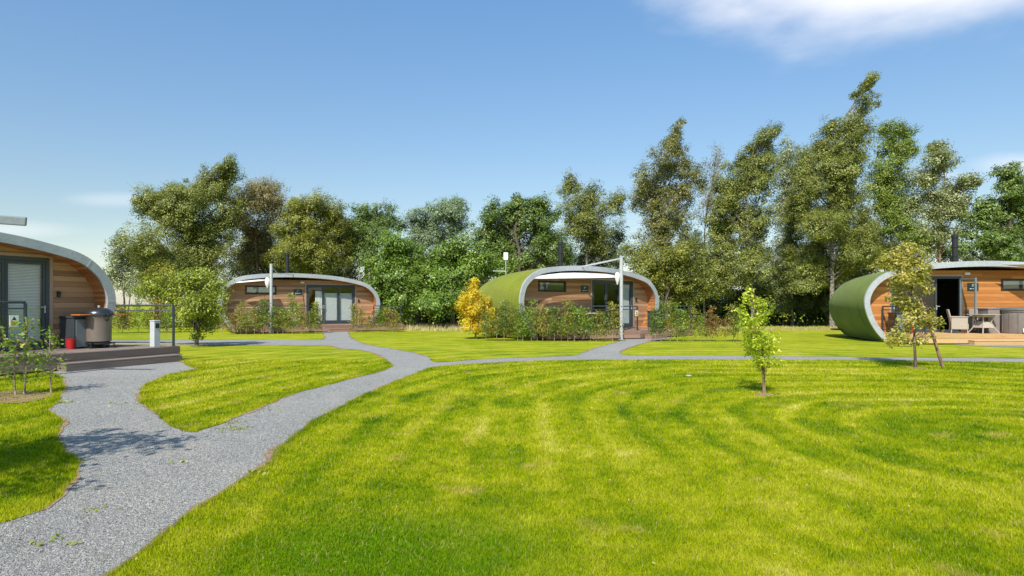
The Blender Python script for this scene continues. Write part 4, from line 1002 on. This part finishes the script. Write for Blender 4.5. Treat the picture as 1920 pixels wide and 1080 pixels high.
def lobetree(name, label, cat, base, D, lobes, seed, leaf, bark='bark', dens=1000, ls=0.115, wind=(0.42, 0.0, 0.42), grow=1.2, fill=0.30, tr=0.12, group=None, stems=1, depth=1.0, clip=1.9, twig=1.0, csize=0.34, tight=1.0):
    """a tree grown from its foliage masses: (px, py, rx, ry) read as bearings and turned into metres at distance D"""
    rng = np.random.default_rng(seed); rnd = random.Random(seed)
    bx, by = at(base, D); root = thing(name, label, cat, (bx, by, 0), 0, group)
    k = D/F; B = []
    zmax = max(EYE+(572-l[1])*k for l in lobes)
    for (lx, ly, rx, ry) in lobes:
        B.append(np.array([(lx-base)*k, rng.normal(0, 0.55)*depth*min(1.6, rx*k*1.2), max(0.15, EYE+(572-ly)*k), rx*k*(1+(grow-1)*.7), max(rx, ry)*k*0.9*depth, ry*k*grow]))
    wood = MB(); B = sorted(B, key=lambda b: b[2]); top = B[-1]
    def spine(z, st=0):     # trunk line: pulled to the mean of the masses above and near z
        w = np.array([math.exp(-((b[2]-z)/((0.20-0.13*min(1, z/zmax))*zmax))**2)*b[3] for b in B])+1e-9; x = sum(w_*b[0] for w_, b in zip(w, B))/w.sum()
        t = min(1, z/zmax); e = t**1.3 if t < 1 else 1
        a = 6.28*st/max(1, stems)+seed; o = 0 if stems == 1 else 0.10*zmax*t
        return np.array([x*e+0.008*zmax*math.sin(4*t+seed+st)+o*math.cos(a), o*math.sin(a)+0.012*zmax*math.sin(5*t+seed), z])
    for st in range(stems):
        zt = top[2]*(1.0 if st == 0 else 0.8); kk = 12
        wood.tube([spine(zt*i/kk, st) for i in range(kk+1)], [max(0.006, tr*(1-i/kk)**0.8/(1 if stems == 1 else 1.5))+(tr*0.3 if i == 0 else 0) for i in range(kk+1)], 8)
    P = []; NB = []
    nat = len(B); F2 = []
    for b in B[:nat]:       # lighter sprays bridging neighbouring masses
        near = sorted(B, key=lambda q: abs(q[0]-b[0])+abs(q[2]-b[2]))[1:4]
        for q in near[:2]:
            t = rnd.uniform(.35, .65); m_ = b*(1-t)+q*t; m_ = m_.copy(); m_[3:] *= 0.62; m_[1] += rng.normal(0, .3)*depth; F2.append(m_)
    fillset = set(id(f_) for f_ in F2)
    for b in B+(F2 if fill > 0 else []):
        c = b[:3]; z0 = max((0.06 if stems > 1 else 0.20)*zmax*rnd.uniform(.9, 1.3), c[2]-0.10*zmax-0.4*abs(c[0]-spine(c[2])[0])); p0 = spine(z0, rnd.randrange(stems))
        mid = (p0+c)/2+np.array([0, 0, -0.06*zmax*0.3]); br = max(0.005, tr*0.33*(1-z0/zmax*0.7))
        pts = [p0, p0*0.6+mid*0.4+rng.normal(0, 0.02, 3), mid, mid*0.45+c*0.55+rng.normal(0, 0.03, 3)*b[3], c+np.array([0, 0, b[5]*0.4])]
        wood.tube(pts, [br, br*.85, br*.65, br*.45, br*.15], 6, cap=False)
        area = math.pi*b[3]*b[5]; nc = max(4, int(area/(csize**2)*1.1*tight)); nl = int(area*dens*(1.3 if zmax > 4 else 1)/(grow**1.2)*rnd.uniform(0.7, 1.25)*(fill*2 if id(b) in fillset else 1))
        u = rng.normal(0, 1, (nc, 3)); u /= np.linalg.norm(u, axis=1)[:, None]; rr = (0.25+0.75*rng.random(nc)**0.6)[:, None]; out_ = rng.random(nc) < (0.28 if zmax > 4 else 0.12); rr[out_] *= rng.uniform(1.15, 1.55, (int(out_.sum()), 1))
        cc = c+u*rr*b[3:6]*0.92
        sg = csize*(0.35+0.5*rng.random(nc)); sg = np.minimum(sg, 0.5*min(b[3], b[5])+0.02); sg[out_] *= 0.62
        w = sg**1.6; w /= w.sum(); ci = rng.choice(nc, nl, p=w)
        e = rng.normal(0, 1, (nl, 3)); e /= np.maximum(1, np.linalg.norm(e, axis=1)[:, None]/clip); e[:, 2] *= 0.8
        e += np.array(wind)*np.clip(rng.normal(0, 1, (nl, 1)), -1.8, 1.8)
        p = cc[ci]+e*sg[ci][:, None]; P.append(p)
        nb = u*0.9+np.array([0, -0.15, 0.45]); NB.append(nb[ci]+e*0.35)
        for i in range(int(nc*0.5*twig)):
            j = rnd.randrange(nc); q = pts[rnd.choice((2, 3, 4))]; m2 = (q+cc[j])/2+rng.normal(0, 0.04, 3)*b[3]; d = cc[j]+(cc[j]-q)*0.3+np.array(wind)*sg[j]*0.8
            wood.tube([q, m2, d], [br*0.30, br*0.2, br*0.07], 4, cap=False)
    wood.build('trunk', M[bark], root, smooth=True)
    P = np.concatenate(P); NB = np.concatenate(NB); P[:, 2] = np.abs(P[:, 2]-0.02)+0.02
    v, f = leaf_mesh(P, ls*(0.86 if zmax > 4 else 1), rng, bias=NB); mesh_np('crown', v, f, L[leaf], root)
    return root
def T(px, top, half, D, **k):
    half = half*1.18
    """tree whose foot stands at px, D metres off; top and half width given in photo pixels"""
    H = EYE+(572-top)/F*D; Rd = half/F*D; x, y = at(px, D)
    return dict(loc=(x, y), H=H, Rad=Rd, **k)
G = 'trees behind the cabins'
def addtree(label, kw, cat='tree', name='broadleaf_tree'): return tree(name, label, cat, group=G, **kw)

def LT(label, base, D, lobes, seed, leaf, name='broadleaf_tree', **k): return lobetree(name, label, 'tree', base, D, lobes, seed, leaf, group=G, **k)
LT('small pale willow standing alone at the left end of the tree line', 236, 38, [(213,468,12,16),(213,496,19,22),(229,514,25,20),(210,523,17,14),(238,536,22,16),(222,480,10,10)], 11, 'silver', dens=620, csize=.28, stems=3, tr=.07, bark='bark')
LT('big spreading olive tree whose top leans right, left of the low cabin', 360, 42, [(433,302,9,12),(421,318,24,15),(391,330,36,22),(394,354,40,22),(311,352,17,10),(281,374,26,16),(317,386,46,28),(363,385,48,32),(351,417,62,30),(398,425,34,28),(424,400,20,15),(375,460,52,33),(327,493,48,26),(394,490,40,30),(268,392,14,10),(440,383,14,10),(340,360,24,18)], 12, 'olive', dens=1050, tr=.24)
LT('dense rounded olive tree beside the bush left of the low cabin', 292, 41, [(259,466,31,27),(317,460,50,28),(256,496,33,20),(300,510,44,28),(240,480,16,16),(290,545,44,24)], 13, 'olive', dens=950, tr=.16)
LT('thin rusty birch behind the left end of the low cabin', 486, 46, [(501,349,26,13),(476,365,26,20),(504,371,33,20),(473,401,36,26),(510,407,36,28),(486,441,36,26),(455,423,20,20),(490,474,40,25),(452,470,24,26),(525,380,14,14)], 14, 'rust', name='birch_tree', bark='tanbark', dens=700, tr=0.108, twig=2.2, csize=.30, grow=1.45, fill=.4)
LT('full olive green tree directly above the low cabin chimney', 592, 43, [(596,380,28,13),(571,401,30,24),(614,398,32,24),(556,435,38,28),(602,435,46,30),(623,466,38,28),(571,469,46,28),(541,484,38,22),(593,492,45,22),(547,376,14,12),(632,417,20,20),(560,398,18,14)], 15, 'olivegold', dens=1100, tr=.2)
LT('tree with pale glinting leaves above the right end of the low cabin', 695, 45, [(681,393,20,10),(722,387,15,12),(698,411,40,18),(669,425,28,20),(742,417,20,13),(707,440,46,22),(657,463,28,26),(684,475,35,25),(650,430,16,16)], 16, 'deep', dens=850, ls=.13, tr=.17)
LT('blue green pine rising between the two middle cabins', 826, 47, [(841,379,20,13),(812,393,18,13),(865,387,12,15),(844,402,34,17),(786,405,18,10),(803,422,34,14),(856,425,26,13),(786,452,28,18),(827,446,32,15),(770,425,12,10)], 17, 'pine', name='pine_tree', bark='tanbark', dens=900, ls=.13, wind=(.3,0,.5), tr=.17)
LT('tall leafy poplar behind the aerial and yellow bush', 965, 41, [(972,372,8,11),(920,393,17,13),(967,390,26,17),(1005,387,21,14),(917,417,31,19),(961,417,40,24),(1007,411,33,23),(902,446,35,23),(955,452,44,26),(1019,437,30,24),(1034,469,32,27),(990,481,48,28),(932,481,38,26),(1054,481,20,24),(1040,400,12,10)], 18, 'deep', dens=900, ls=.14, tr=.2)
LT('bright leafy maple right of the low cabin', 745, 39, [(742,454,33,18),(762,477,33,23),(727,487,33,23),(751,516,41,27),(727,542,37,25),(765,557,35,24),(698,506,24,20),(745,578,40,14),(700,540,22,20)], 19, 'bright', dens=820, ls=.15, tr=.14)
LT('low dense maple behind the yellow bush', 850, 38, [(844,464,33,14),(821,487,33,23),(862,492,37,23),(830,522,39,25),(803,542,33,23),(850,548,33,23),(897,476,28,18),(885,504,28,22),(815,570,38,16),(932,504,28,18),(880,550,26,22)], 20, 'bright', dens=820, ls=.15, tr=.14)
LT('airy birch behind the chimney of the central cabin', 1095, 45, [(1066,331,10,10),(1075,346,16,10),(1112,355,11,10),(1060,357,12,9),(1095,373,28,15),(1069,393,21,14),(1107,396,30,16),(1095,423,32,18),(1072,431,20,16),(1121,431,25,19),(1107,458,33,20),(1133,463,18,16),(1152,387,17,17),(1161,369,13,9)], 21, 'olive', name='birch_tree', bark='birchbark', dens=775, tr=0.101, twig=2.2, csize=.28, grow=1.45, fill=.4)
LT('tall narrow birch with a thin top right of the central cabin', 1243, 41, [(1275,226,6,8),(1267,247,10,12),(1258,270,16,13),(1234,294,17,12),(1277,285,14,13),(1201,329,18,11),(1249,318,25,17),(1291,318,21,16),(1230,355,31,19),(1277,360,31,22),(1310,346,12,18),(1201,374,22,16),(1234,403,32,22),(1282,412,28,17),(1225,440,30,20),(1253,469,34,20)], 23, 'rustgreen', name='birch_tree', bark='birchbark', dens=975, tr=0.122, twig=1.6, csize=.30, grow=1.45, fill=.4)
LT('almost bare thin birch between two fuller birches', 1322, 44, [(1348,280,10,12),(1329,308,9,11),(1348,313,11,14),(1338,337,13,17),(1329,375,15,20),(1310,395,14,18),(1345,365,11,15)], 24, 'rust', name='birch_tree', bark='birchbark', dens=262, ls=.10, tr=0.079, twig=3.2, csize=.30, grow=1.45, fill=.4)
LT('low bushy tree right of the central cabin end', 1245, 37, [(1197,471,31,17),(1253,488,42,23),(1206,516,34,24),(1282,471,29,19),(1277,516,38,26),(1234,554,44,24),(1300,544,32,24)], 25, 'olivegold', dens=1000, tr=.14)
LT('full birch above the lime sapling', 1412, 42, [(1447,247,10,9),(1423,258,12,8),(1409,285,19,13),(1442,275,19,16),(1395,313,27,17),(1433,313,27,20),(1367,346,26,18),(1414,351,34,22),(1386,389,36,22),(1348,412,20,17),(1423,403,32,22),(1376,440,42,22),(1423,459,32,18),(1352,478,34,20),(1404,502,42,22),(1348,525,38,24),(1360,375,20,16)], 26, 'olive', name='birch_tree', bark='birchbark', dens=1187, tr=0.130, twig=1.4, grow=1.45, fill=.4)
LT('pale birch between the full birch and the tallest birch', 1484, 45, [(1480,266,8,8),(1480,299,17,16),(1513,285,14,9),(1470,337,20,17),(1508,322,22,18),(1466,374,19,17),(1480,440,28,22),(1470,480,26,22),(1475,515,22,18),(1470,403,20,16),(1495,360,18,18),(1460,300,10,10)], 27, 'silver', name='birch_tree', bark='birchbark', dens=875, tr=0.101, twig=1.6, csize=.30, grow=1.45, fill=.4)
LT('tallest birch with its drooping tip bent to the right', 1560, 42, [(1633,145,10,7),(1626,162,12,8),(1607,177,11,5),(1647,190,4,12),(1621,195,10,10),(1612,218,14,12),(1560,230,15,9),(1593,242,25,15),(1555,256,22,13),(1617,256,17,15),(1541,285,28,15),(1588,285,32,18),(1518,313,27,16),(1565,318,36,21),(1612,313,18,18),(1508,351,31,18),(1555,355,36,22),(1593,360,32,22),(1527,389,38,22),(1574,398,38,22),(1499,389,20,17),(1518,431,38,22),(1565,436,38,24),(1603,440,28,22),(1636,403,24,20),(1546,469,38,22),(1593,478,34,18),(1499,483,28,18),(1540,505,38,20),(1600,512,36,18),(1640,470,26,20),(1500,525,30,20)], 28, 'olive', name='birch_tree', bark='birchbark', dens=1250, tr=0.158, twig=1.3, grow=1.45, fill=.4)
LT('rounded birch just right of the tallest birch', 1668, 43, [(1673,239,17,9),(1697,252,15,11),(1650,249,11,9),(1669,275,28,16),(1702,285,17,13),(1659,313,27,19),(1692,327,23,19),(1650,351,25,20),(1678,365,25,20),(1659,393,27,18),(1697,393,19,18),(1672,430,28,18),(1700,455,24,14)], 29, 'brightolive', name='birch_tree', bark='birchbark', dens=1125, tr=0.108, twig=1.3, grow=1.45, fill=.4)
LT('silvery poplar behind the staked tree and right chimney', 1765, 42, [(1768,270,11,10),(1752,272,8,9),(1744,299,22,13),(1777,299,15,13),(1725,332,19,13),(1768,327,26,17),(1810,339,20,10),(1740,365,24,15),(1787,365,28,19),(1716,393,22,15),(1763,398,28,17),(1801,393,22,15),(1735,431,24,15),(1825,343,12,8),(1777,440,22,12),(1740,460,24,12),(1820,425,18,12)], 30, 'silverolive', name='poplar_tree', bark='tanbark', dens=900, ls=.13, tr=0.108, twig=1.4, csize=.32, grow=1.45, fill=.4)
LT('deep green oak at the right edge of the picture', 1900, 40, [(1891,319,16,9),(1872,324,11,9),(1905,333,23,15),(1886,355,23,17),(1914,374,29,21),(1848,381,20,13),(1876,403,31,19),(1839,412,25,17),(1905,431,31,21),(1858,450,33,19),(1825,460,23,15),(1955,390,34,50),(1877,475,40,18),(1960,470,40,30)], 31, 'deep', name='oak_tree', dens=900, ls=.15, wind=(.35,0,.2), tr=.2)
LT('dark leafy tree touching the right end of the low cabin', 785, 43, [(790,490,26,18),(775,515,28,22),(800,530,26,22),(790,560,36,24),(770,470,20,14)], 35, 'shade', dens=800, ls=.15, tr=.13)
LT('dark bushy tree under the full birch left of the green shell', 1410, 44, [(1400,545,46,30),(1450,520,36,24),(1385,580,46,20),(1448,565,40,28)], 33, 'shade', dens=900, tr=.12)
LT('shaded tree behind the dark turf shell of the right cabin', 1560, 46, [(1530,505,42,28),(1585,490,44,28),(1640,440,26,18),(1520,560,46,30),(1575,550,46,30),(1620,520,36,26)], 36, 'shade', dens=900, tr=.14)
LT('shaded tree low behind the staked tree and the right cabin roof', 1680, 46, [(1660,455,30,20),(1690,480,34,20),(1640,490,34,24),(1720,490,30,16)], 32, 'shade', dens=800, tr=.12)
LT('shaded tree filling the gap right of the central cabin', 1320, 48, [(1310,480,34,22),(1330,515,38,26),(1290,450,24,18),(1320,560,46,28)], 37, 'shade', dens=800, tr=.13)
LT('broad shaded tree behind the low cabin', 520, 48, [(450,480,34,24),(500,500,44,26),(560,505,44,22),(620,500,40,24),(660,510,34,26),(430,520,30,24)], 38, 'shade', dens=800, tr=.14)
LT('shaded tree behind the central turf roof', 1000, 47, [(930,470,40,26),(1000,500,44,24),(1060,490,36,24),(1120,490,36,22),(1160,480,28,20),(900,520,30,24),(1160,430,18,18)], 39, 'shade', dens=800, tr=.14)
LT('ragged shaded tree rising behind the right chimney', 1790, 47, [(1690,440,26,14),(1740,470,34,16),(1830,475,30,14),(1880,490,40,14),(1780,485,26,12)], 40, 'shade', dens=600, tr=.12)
LT('slender pale tree low between the willow and the bush', 312, 36, [(300,520,24,18),(325,510,20,16),(312,545,26,18),(290,560,20,16)], 34, 'hedgeolive', dens=700, ls=.10, tr=.06, stems=2)
addtree('young tree just outside the left edge casting shade on the path', dict(loc=(-5.75, 3.5), H=3.6, Rad=1.15, seed=60, leaf='hedge', nleaf=8000, ls=0.09, sig=0.17, nbr=34, cb=0.35, up=0.5, clus=5), name='young_tree')
# undergrowth mass
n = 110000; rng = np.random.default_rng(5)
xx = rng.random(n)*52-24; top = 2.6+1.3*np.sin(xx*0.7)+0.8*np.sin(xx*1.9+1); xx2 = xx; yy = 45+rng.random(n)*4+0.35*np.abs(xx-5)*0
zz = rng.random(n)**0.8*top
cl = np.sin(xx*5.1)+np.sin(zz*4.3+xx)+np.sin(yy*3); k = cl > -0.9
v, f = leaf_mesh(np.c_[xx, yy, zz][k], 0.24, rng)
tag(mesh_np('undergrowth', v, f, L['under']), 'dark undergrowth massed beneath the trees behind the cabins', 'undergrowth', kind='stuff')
# rough dry grass along the tree foot
n = 26000; x = rng.random(n)*40-18; y = 36+rng.random(n)*6; h = (0.12+0.28*rng.random(n)**2)*np.where(x > -2, 0.45, 1.0); a = rng.random(n)*6.28
v = np.zeros((n, 3, 3), np.float32); w = 0.018
v[:, 0] = np.c_[x-w, y, 0*x]; v[:, 1] = np.c_[x+w, y, 0*x]; v[:, 2] = np.c_[x+h*.4*np.cos(a), y+h*.4*np.sin(a), h]
inC = np.zeros(n, bool)
for (C, t) in ((C2, 0), (C3, 0)):
    dx, dy = x-C[0][0], y-C[0][1]; th = C[1]; aa = dx*math.cos(th)+dy*math.sin(th); bb = -dx*math.sin(th)+dy*math.cos(th); inC |= (np.abs(aa) < 5.3) & (bb > -2.6) & (bb < 5)
v = v[~inC & ((x < -2) | (rng.random(len(x)) < .35))]; n = len(v)
tag(mesh_np('rough_grass', v.reshape(-1, 3), np.arange(3*n).reshape(-1, 3), L['dry']), 'long dry grass along the foot of the tree line', 'grass', kind='stuff')

# weeds in the gravel, fallen leaves, bare bed under the left hedge plants
rng = np.random.default_rng(21); C_ = []
for (wx, wy, wn, wr) in ((437, 806, 60, .10), (425, 795, 40, .14), (119, 757, 70, .10), (480, 888, 50, .06), (215, 760, 20, .12), (700, 700, 20, .05), (330, 870, 12, .05), (180, 960, 14, .06), (505, 770, 25, .16), (90, 1020, 20, .1)):
    gx, gy = gp(wx, wy); C_.append(np.c_[gx+rng.normal(0, wr, wn), gy+rng.normal(0, wr*.7, wn), np.full(wn, .016)])
C_ = np.concatenate(C_); v, f = leaf_mesh(C_+np.c_[np.zeros((len(C_), 2)), rng.random(len(C_))*.012], 0.03, rng, flat=0.6)
tag(mesh_np('weeds', v, f, L['yellowgreen']), 'small green weeds sprouting in the gravel path', 'weeds', kind='stuff')
x, y = frustum_pts(300, 3.3, 16); v, f = leaf_mesh(np.c_[x, y, np.full(len(x), .026)], 0.017, rng, flat=1.2)
tag(mesh_np('fallen_leaves', v, f, L['dry']), 'small dry leaves scattered over lawn and path', 'fallen leaves', kind='stuff')
bed = catmull([gp(-40, 752), gp(-20, 738), gp(40, 733), gp(86, 737), (gp(96, 744)), gp(70, 752), gp(30, 757)], 0.1)
sheet('soil_bed', [wobble(bed, 0.04)], 0.014, M['soil'])
t = thing('stone', 'small pale flat stone lying on the lawn left of the lime sapling', 'stone', (*gp(1291, 706), 0))
b = MB(); b.lathe([(0.04, 0.0), (0.065, 0.015), (0.055, 0.03), (0.02, 0.036)], n=9); b.build('stone_body', M['tub2'], t)
# bushes and young trees on the lawns
lobetree('garden_bush', 'large yellow green multi stemmed bush between the left deck and low cabin', 'bush', 368, 22.3, [(327,521,33,12),(375,511,31,12),(290,531,27,12),(268,546,15,7),(350,540,45,18),(400,535,26,16),(330,566,33,17),(380,570,36,18),(410,585,17,12),(345,600,20,14),(385,605,23,14),(370,626,14,9),(405,560,20,14),(300,552,20,10)], 71, 'yellowgreen', bark='bark', dens=1500, ls=0.075, wind=(.45,0,.3), tr=.06, stems=6, csize=.2)
lobetree('garden_bush', 'golden yellow bush left of the row before the central cabin', 'bush', 892, 27.6, [(890,524,5,8),(888,537,9,9),(869,554,8,7),(890,555,14,11),(866,574,12,10),(888,577,20,13),(914,562,6,8),(917,579,12,9),(876,593,20,13),(902,596,22,13),(926,589,10,7),(881,612,17,11),(907,612,18,11),(929,603,7,7)], 72, 'gold', bark='stem', dens=1700, ls=0.078, wind=(.3,0,.5), tr=.04, stems=4, csize=.16)
lobetree('sapling', 'lime green sapling alone on the front lawn', 'sapling', 1433, 10.5, [(1407,543,4,8),(1404,558,7,7),(1428,567,14,10),(1390,582,10,8),(1431,585,12,10),(1396,606,14,10),(1425,606,14,9),(1407,630,16,12),(1434,632,16,12),(1413,650,16,11),(1437,653,14,12),(1419,671,12,11),(1437,674,11,11),(1428,690,9,7)], 73, 'lime', bark='tanbark', dens=5000, ls=0.046, wind=(.2,0,.3), tr=.026, csize=.065, stems=1, twig=0.7, grow=1.4)
lobetree('young_tree', 'staked young tree with mottled leaves before the right cabin', 'tree', 1717, 14.8, [(1703,462,12,11),(1690,485,30,18),(1665,492,13,11),(1715,500,26,16),(1690,520,24,16),(1720,535,22,15),(1700,560,22,14),(1680,565,15,10),(1710,590,26,14),(1745,600,16,8),(1762,602,7,5),(1695,620,20,10),(1680,635,18,9),(1660,643,9,5),(1720,640,12,7),(1748,628,4,9)], 74, 'tan', bark='bark', dens=2300, ls=0.062, wind=(.3,0,.2), tr=.032, csize=.12, grow=1.35)
x0, y0 = gp(1752, 687); st = thing('tree_stake', 'slanting wooden stake leaning on the young tree at the right', 'stake', (x0, y0-.30, 0))
b = MB(); b.tube([(0, 0, -0.02), (-0.26, 0.0, 0.85), (-0.52, 0.03, 1.62)], [0.036, 0.035, 0.033], 10); b.build('post', M['tanbark'], st, smooth=True)
b = MB(); b.tube([(-0.44, 0.05, 1.32), (-0.52, 0.10, 1.34), (-0.55, 0.02, 1.33), (-0.44, 0.01, 1.32)], 0.012, 6); b.build('tie', M['black'], st)
x0, y0 = gp(1717, 690)
for nm, lb, (px_, py_), rr in (('soil_ring', 'bare reddish soil ring at the foot of the staked tree', (1717, 690), 0.22), ('soil_ring', 'bare soil ring at the foot of the lime sapling', (1434, 741), 0.15)):
    gx, gy = gp(px_, py_); r_ = np.random.default_rng(int(px_)); k = 24
    poly = [(rr*(0.8+.35*r_.random())*math.cos(a), rr*(0.8+.35*r_.random())*math.sin(a)) for a in np.linspace(0, 6.28, k, endpoint=False)]
    b = MB(); b.prism(poly, 0.002, 0.014); o = b.build('bare_soil', M['soil']); o.location = (gx, gy, 0); tag(o, kind='structure')

# hedge plants ------------------------------------------------------------------
ORD = ['first', 'second', 'third', 'fourth', 'fifth', 'sixth', 'seventh', 'eighth', 'ninth', 'tenth', 'eleventh', 'twelfth', 'thirteenth', 'fourteenth', 'fifteenth', 'sixteenth', 'seventeenth', 'eighteenth', 'nineteenth', 'twentieth', 'twenty-first', 'twenty-second', 'twenty-third', 'twenty-fourth']
def proto(seed, leaf, **k):
    d = dict(H=1.75, Rad=0.42, nleaf=760, ls=0.078, sig=0.11, nbr=28, cb=0.24, up=0.9, tr=0.014, clus=4, shape='birch', bark='stem', wind=(0.1, 0)); d.update(k)
    return tree('hedge_plant', 'x', 'hedge plant', (0, -50), seed=seed, leaf=leaf, **d)
protos = {'g': [proto(81, 'hedgedark'), proto(82, 'hedge', H=2.0, cb=0.2, Rad=.36), proto(83, 'hedge', H=1.45, Rad=0.48)],
          'o': [proto(84, 'hedgeolive'), proto(85, 'hedgeolive', H=1.45, Rad=0.45), proto(86, 'hedgeolive', nleaf=600)],
          'r': [proto(87, 'hedgered', nleaf=620), proto(88, 'hedgered', H=1.4, nleaf=500)],
          's': [proto(89, 'hedgeolive', H=1.25, Rad=0.34, nleaf=240, ls=0.062, cb=0.3, sig=0.08, nbr=20), proto(90, 'hedge', H=1.05, Rad=0.32, nleaf=170, ls=0.062, cb=0.3, sig=0.08, nbr=18)]}
COLOUR = {'g': 'green', 'o': 'olive', 'r': 'russet', 's': 'sparse'}
def copy_thing(src):
    r = src.copy(); COL.objects.link(r)
    for ch in list(src.children):
        c = ch.copy(); COL.objects.link(c); c.parent = r
    return r
hr = random.Random(4)
def hedge(code, p0, p1, where, group, hscale=1.0, jit=0.12):
    n = len(code)
    for i, c in enumerate(code):
        src = hr.choice(protos[c]); o = copy_thing(src); t = i/(n-1) if n > 1 else 0
        x = p0[0]+(p1[0]-p0[0])*t+hr.uniform(-jit, jit); y = p0[1]+(p1[1]-p0[1])*t+hr.uniform(-jit, jit)
        s = hscale*hr.uniform(0.68, 1.08); o.location = (x, y, 0); o.rotation_euler = (0, 0, hr.uniform(0, 6.28)); o.scale = (s*hr.uniform(.85, 1.15), s*hr.uniform(.85, 1.15), s)
        tag(o, f'{COLOUR[c]} hedge plant, {ORD[i]} from left, {where}', 'hedge plant', group)
hedge('oroogogggogogoogo', at(418, 31.6), at(598, 32.6), 'low cabin row left of the path', 'hedge row left of the low cabin path', 0.98)
hedge('ooorgoro', at(668, 34.0), at(744, 34.6), 'low cabin row right of the path', 'hedge row right of the low cabin path', 0.88)
hedge('gogoggggogggogggogo', at(916, 26.0), at(1148, 25.4), 'central cabin row left of the pole', 'hedge row left of the central cabin pole', 0.95)
hedge('ggoggogrrrrog', at(1232, 25.4), at(1385, 25.4), 'central cabin row right of the path', 'hedge row right of the central cabin path', 0.92)
hedge('roorgorogo', at(205, 33), at(330, 34), 'row far behind the left deck railing', 'hedge plants far behind the left deck', 1.0, 0.25)
hedge('ssss', gp(2, 744), gp(86, 738), 'sparse row before the left deck', 'hedge plants before the left deck', 1.15, 0.08)
for ps in protos.values():
    for p in ps:
        for ch in list(p.children): bpy.data.objects.remove(ch)
        bpy.data.objects.remove(p)
# far hedge and low planting behind the left deck seen through the rail
